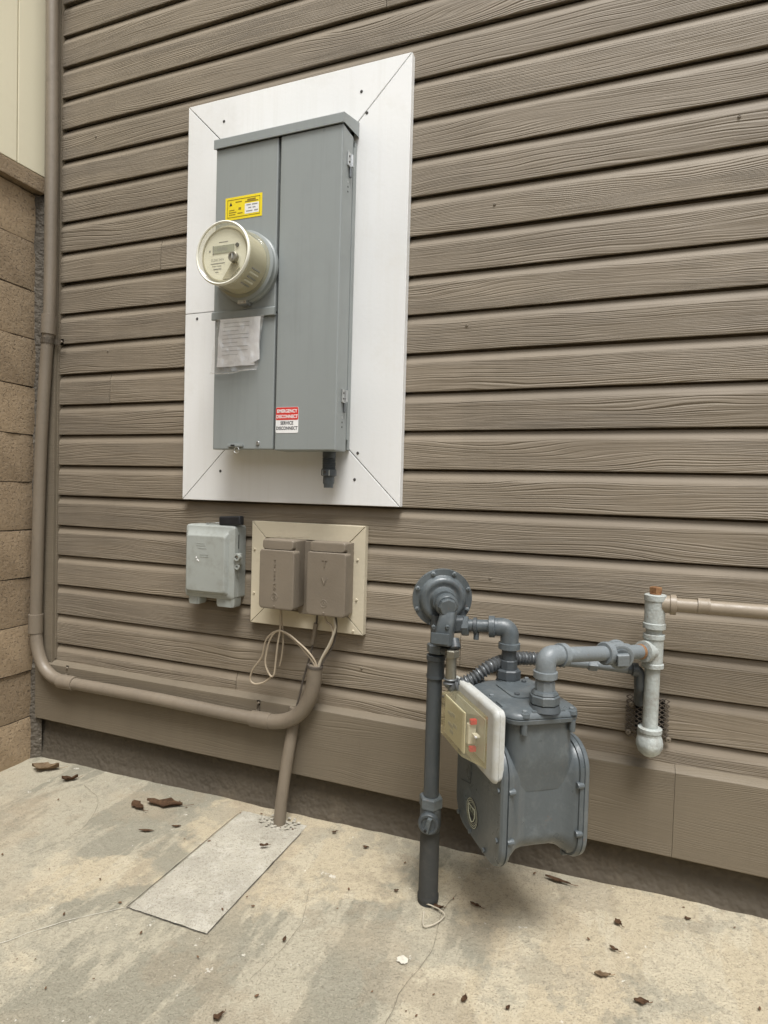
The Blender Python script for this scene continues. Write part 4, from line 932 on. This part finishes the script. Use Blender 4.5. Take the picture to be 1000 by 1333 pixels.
tube('wall_elbow', bend([(WX, WY, .408), (WX, WY, .378), (WX, .012, .378)], .026, 10), .0230, 'white_pipe', wp, 26)
lathe('elbow_cap', [(0, -.029), (.012, -.0265), (.022, -.018), (.0272, -.006), (.0275, .003), (.0250, .014), (.0215, .022), (.020, .027)], (WX, WY, .378), V3, 'white_pipe', wp, 28)
lathe('elbow_rim', [(.0195, .403), (.0245, .404), (.0245, .412), (.0195, .414)], OW, V3, 'white_pipe', wp, 26)
# tan pipe to the right along the wall
hp_ = thing('wall_pipe', 'tan painted pipe running right along the siding from the white tee', 'gas pipe', (.5, WY, .66))
ZP = .6855
lathe('tee_stub', [(.0185, .012), (.0185, .028), (.0215, .029), (.0215, .040), (.0165, .041)], (WX, WY, ZP-.002), (1, 0, 0), 'tan_pipe', hp_, 24)
tube('pipe', [(WX+.03, WY, ZP-.002), (.6, WY, ZP), (XR-.05, WY, ZP+.004)], .0148, 'tan_pipe', hp_, 22)
lathe('coupling', [(.0148, -.012), (.0172, -.0115), (.0172, -.007), (.0164, -.006), (.0164, .006), (.0172, .007), (.0172, .0115), (.0148, .012)], (.184, WY, ZP), (1, 0, 0), 'tan_pipe', hp_, 22)
lathe('coupling', [(.0148, -.02), (.0178, -.019), (.0178, .019), (.0148, .02)], (.9, WY, ZP), (1, 0, 0), 'tan_pipe', hp_, 20)

# ------------------------------------------------------------------ flexible vent hose
fh = thing('flexible_hose', 'ribbed metal hose from the riser fitting across behind the meter inlet', 'hose', (-.31, -.24, .5))
path = spline([(-.3135, -.240, .512), (-.3125, -.2405, .4985), (-.300, -.238, .4975), (-.270, -.226, .512), (-.235, -.205, .539), (-.198, -.165, .549), (-.155, -.135, .548), (-.090, -.112, .545)], 34)
ln = [0.]
for a, b in zip(path, path[1:]): ln.append(ln[-1]+(b-a).length)
tube('ribbed_hose', path, lambda i: .0132+.0022*math.sin(2*math.pi*ln[i]/.0082), 'flex', fh, 18)
lathe('hose_ferrule', [(.0108, .508), (.0125, .510), (.0118, .514), (.0112, .556), (.0122, .558)], (-.3125, -.240, 0), V3, 'brass', fh, 20)
hexnut('hose_nut', (-.3115, -.240, .558), V3, .0160, .016, 'brass', fh)
lathe('hose_link', [(.010, 0), (.010, .036)], (-.313, -.238, .567), (-1, .5, 0), 'gas_dark', fh, 16)
tube('vent_pipe', [(-.095, -.112, .545), (-.02, -.092, .541), (.048, -.076, .536)], .0108, 'gas_light', fh, 16)
hexnut('vent_union', (-.040, -.098, .542), (1, .25, -.05), .0150, .020, 'gas_light', fh)
tube('vent_elbow', bend([(.040, -.078, .5365), (.066, -.070, .534), (.068, -.066, .495), (.070, -.030, .452), (.070, .01, .445)], .02, 8), .0115, 'gas_dark', fh, 16)
lathe('elbow_band', [(.012, 0), (.0148, .001), (.0148, .012), (.012, .013)], (.050, -.076, .5355), (1, .2, -.05), 'gas_dark', fh, 18)

# ------------------------------------------------------------------ expanded metal patch over the wall opening
ml = thing('wall_mesh_patch', 'taupe painted expanded metal patch behind the white pipe', 'mesh', (.1, -.006, .36))
mx0, mx1, mz0, mz1 = .044, .140, .362, .470
box('wall_opening', .064, .125, -.0030, .004, .385, .455, 'dark', ml)
cw_, ch_ = .0150, .0108
def strand(x, z, s):
    a = Vector((x, -.0055, z)); b = Vector((x+cw_/2, -.0085, z+s*ch_/2)); return a, b
for r_ in range(int((mz1-mz0)/ch_)):
    bm = bmesh.new(); z = mz0+r_*ch_; pts = []
    n = int((mx1-mx0)/cw_*2)
    for s in (1, -1):
        P = [Vector((mx0+i*cw_/2, -.0055-.002*(i % 2), z+ch_/2+s*(ch_/2 if i % 2 else 0)*.98+.0012*mn.noise(Vector((i*.7, r_, s))))) for i in range(n+1)]
        bm_tube(bm, P, .0015, 5)
    finish(bm, 'lath_strand', 'mesh', ml, 0)
for x, z in ((.055, .437), (.134, .368), (.050, .372)):
    screw(ml, x, -.007, z, .0062, 'taupe', name='washer_screw', h=.004)

# ------------------------------------------------------------------ leaves and litter
def leaf(label, x, y, L, wdt, ang, curl, mat='leaf', stem=True, lift=.0, group='dry leaves lying on the concrete'):
    L *= .85; wdt *= .8; curl *= .6
    bm = bmesh.new(); n = 7; V = []; ph = random.random()*30
    for i in range(n+1):
        t = i/n; hw_ = wdt*.5*max(.06, math.sin(math.pi*t**.85))*(1+.75*mn.noise(Vector((t*11, ph, 0)))); row = []
        for j, s in enumerate((-1, -.5, 0, .5, 1)):
            z = curl*(abs(s)**1.4)*(.5+.6*mn.noise(Vector((t*3, s, ph)))+.3) + curl*.55*(2*t-1)**2 + .25*curl*mn.noise(Vector((t*8, s*3, ph)))
            row.append(bm.verts.new(((t-.5)*L, s*hw_*(1-.25*curl/max(wdt, .01)), z)))
        V.append(row)
    for a, b in zip(V, V[1:]):
        for j in range(4): bm.faces.new((a[j], b[j], b[j+1], a[j+1]))
    zmin = min(v.co.z for v in bm.verts)
    for v in bm.verts: v.co.z -= zmin
    bmesh.ops.solidify(bm, geom=bm.faces[:], thickness=.0006)
    if stem: bm_tube(bm, spline([(L*.48, 0, curl*.5), (L*.62, wdt*.05, curl*.45), (L*.78, wdt*.2, curl*.6)], 4), .0007, 5)
    o = finish(bm, 'dry_leaf', mat, None, 50); o.location = (x, y, gz(x)+.0035+lift); o.rotation_euler = (0, 0, R(ang)); tag(o, label, 'leaf', group); return o
leaf('large curled dark brown leaf near the wall base', -1.185, -.105, .130, .055, 12, .016)
leaf('smaller brown leaf touching the large curled leaf', -1.245, -.145, .070, .040, -20, .012)
leaf('pale tan leaf scrap curled in the left corner', -1.70, -.070, .105, .060, 20, .022, 'leaf_pale')
leaf('small brown leaf beside the tan scrap in the corner', -1.565, -.095, .055, .035, 40, .018)
leaf('flat dark sliver of bark left of the pale slab', -1.135, -.232, .050, .012, 18, .003, 'leaf', False)
leaf('shorter dark sliver right of the longer one', -1.075, -.185, .030, .010, 28, .003, 'leaf', False)
leaf('small reddish leaf lying on the pale slab', -.800, -.185, .026, .016, 30, .008, 'leaf', True, .006)
leaf('brown leaf next to the rust stain', .042, -.139, .024, .017, -50, .006)
leaf('small brown leaf in front of the rust stain', .033, -.222, .020, .014, -20, .006)
leaf('broad pale tan leaf lying flat at lower right', .013, -.298, .036, .016, 15, .005, 'leaf_pale')
leaf('dark leaf nearest the bottom edge at right', .079, -.338, .030, .018, 10, .006)
leaf('brown leaf near the bottom edge, middle', -.217, -.450, .020, .016, 80, .006)
leaf('tiny dark leaf right of the bottom middle one', -.141, -.439, .012, .010, 60, .005, 'leaf', False)
leaf('brown leaf right of the riser foot', -.252, -.196, .032, .012, -15, .004)
leaf('tiny brown leaf far right by the wall', .181, -.070, .016, .010, 10, .004, 'leaf', False)
leaf('small curled leaf at the bottom edge, left', -.602, -.641, .024, .018, 70, .007)
leaf('small dark leaf in front of the pale slab', -.590, -.440, .018, .010, 100, .004, 'leaf', False)
leaf('small brown leaf by the wall right of the slab', -.665, -.052, .018, .012, 45, .005)
leaf('small brown leaf left of the riser near the wall', -.560, -.085, .020, .011, 5, .005, 'leaf', False)
leaf('tiny brown leaf left of the riser foot', -.430, -.215, .014, .009, 30, .004, 'leaf', False)
leaf('small brown leaf tucked against the riser foot', -.325, -.236, .026, .016, 20, .010)
leaf('rust coloured leaf strip under the gas meter', -.09, -.040, .070, .018, -8, .006)
for i in range(60):     # crumbs of leaf and grit
    x = random.uniform(-1.5, .35); y = random.uniform(-.72, -.03)
    if x < -1.1 and y < -.45: continue
    bm = bmesh.new(); s = random.uniform(.0012, .0032)
    bmesh.ops.create_icosphere(bm, subdivisions=1, radius=s, matrix=Matrix.Rotation(random.random()*3, 4, 'Z') @ Matrix.Diagonal((1.6, .8, .5, 1)))
    if i == 0: crumb = bmesh.new()
    bmesh.ops.translate(bm, vec=(x, y, gz(x)+.0042), verts=bm.verts[:])
    t_ = bpy.data.meshes.new('t'); bm.to_mesh(t_); crumb.from_mesh(t_); bpy.data.meshes.remove(t_); bm.free()
o = finish(crumb, 'leaf_crumbs', 'leaf', None, 0); o['kind'] = 'stuff'; tag(o, 'scattered crumbs of dead leaf on the concrete', 'litter')
wl = tube('wire_loop', spline([(-.362, -.236, .004), (-.340, -.240, .006), (-.318, -.246, .006), (-.306, -.256, .005), (-.312, -.278, .004), (-.326, -.296, .003), (-.338, -.303, .004), (-.345, -.285, .005), (-.348, -.268, .009)], 8), .0013, 'wire_pale', None, 6)
tag(wl, 'thin pale wire bent in a triangle at the riser foot', 'wire')
# paint splash on the concrete
bm = bmesh.new(); c0 = Vector((-.350, -.403)); vs = [bm.verts.new((c0.x+(.011+.009*mn.noise(Vector((i*1.9, 3, 1))))*math.cos(2*math.pi*i/22), c0.y+(.010+.008*mn.noise(Vector((i*2.3, 7, 1))))*math.sin(2*math.pi*i/22), gz(c0.x)+.0042)) for i in range(22)]
bm.faces.new(vs); o = finish(bm, 'paint_splash', 'paper_grit', None, 0); tag(o, 'small white paint splash on the concrete in front of the riser', 'paint mark')
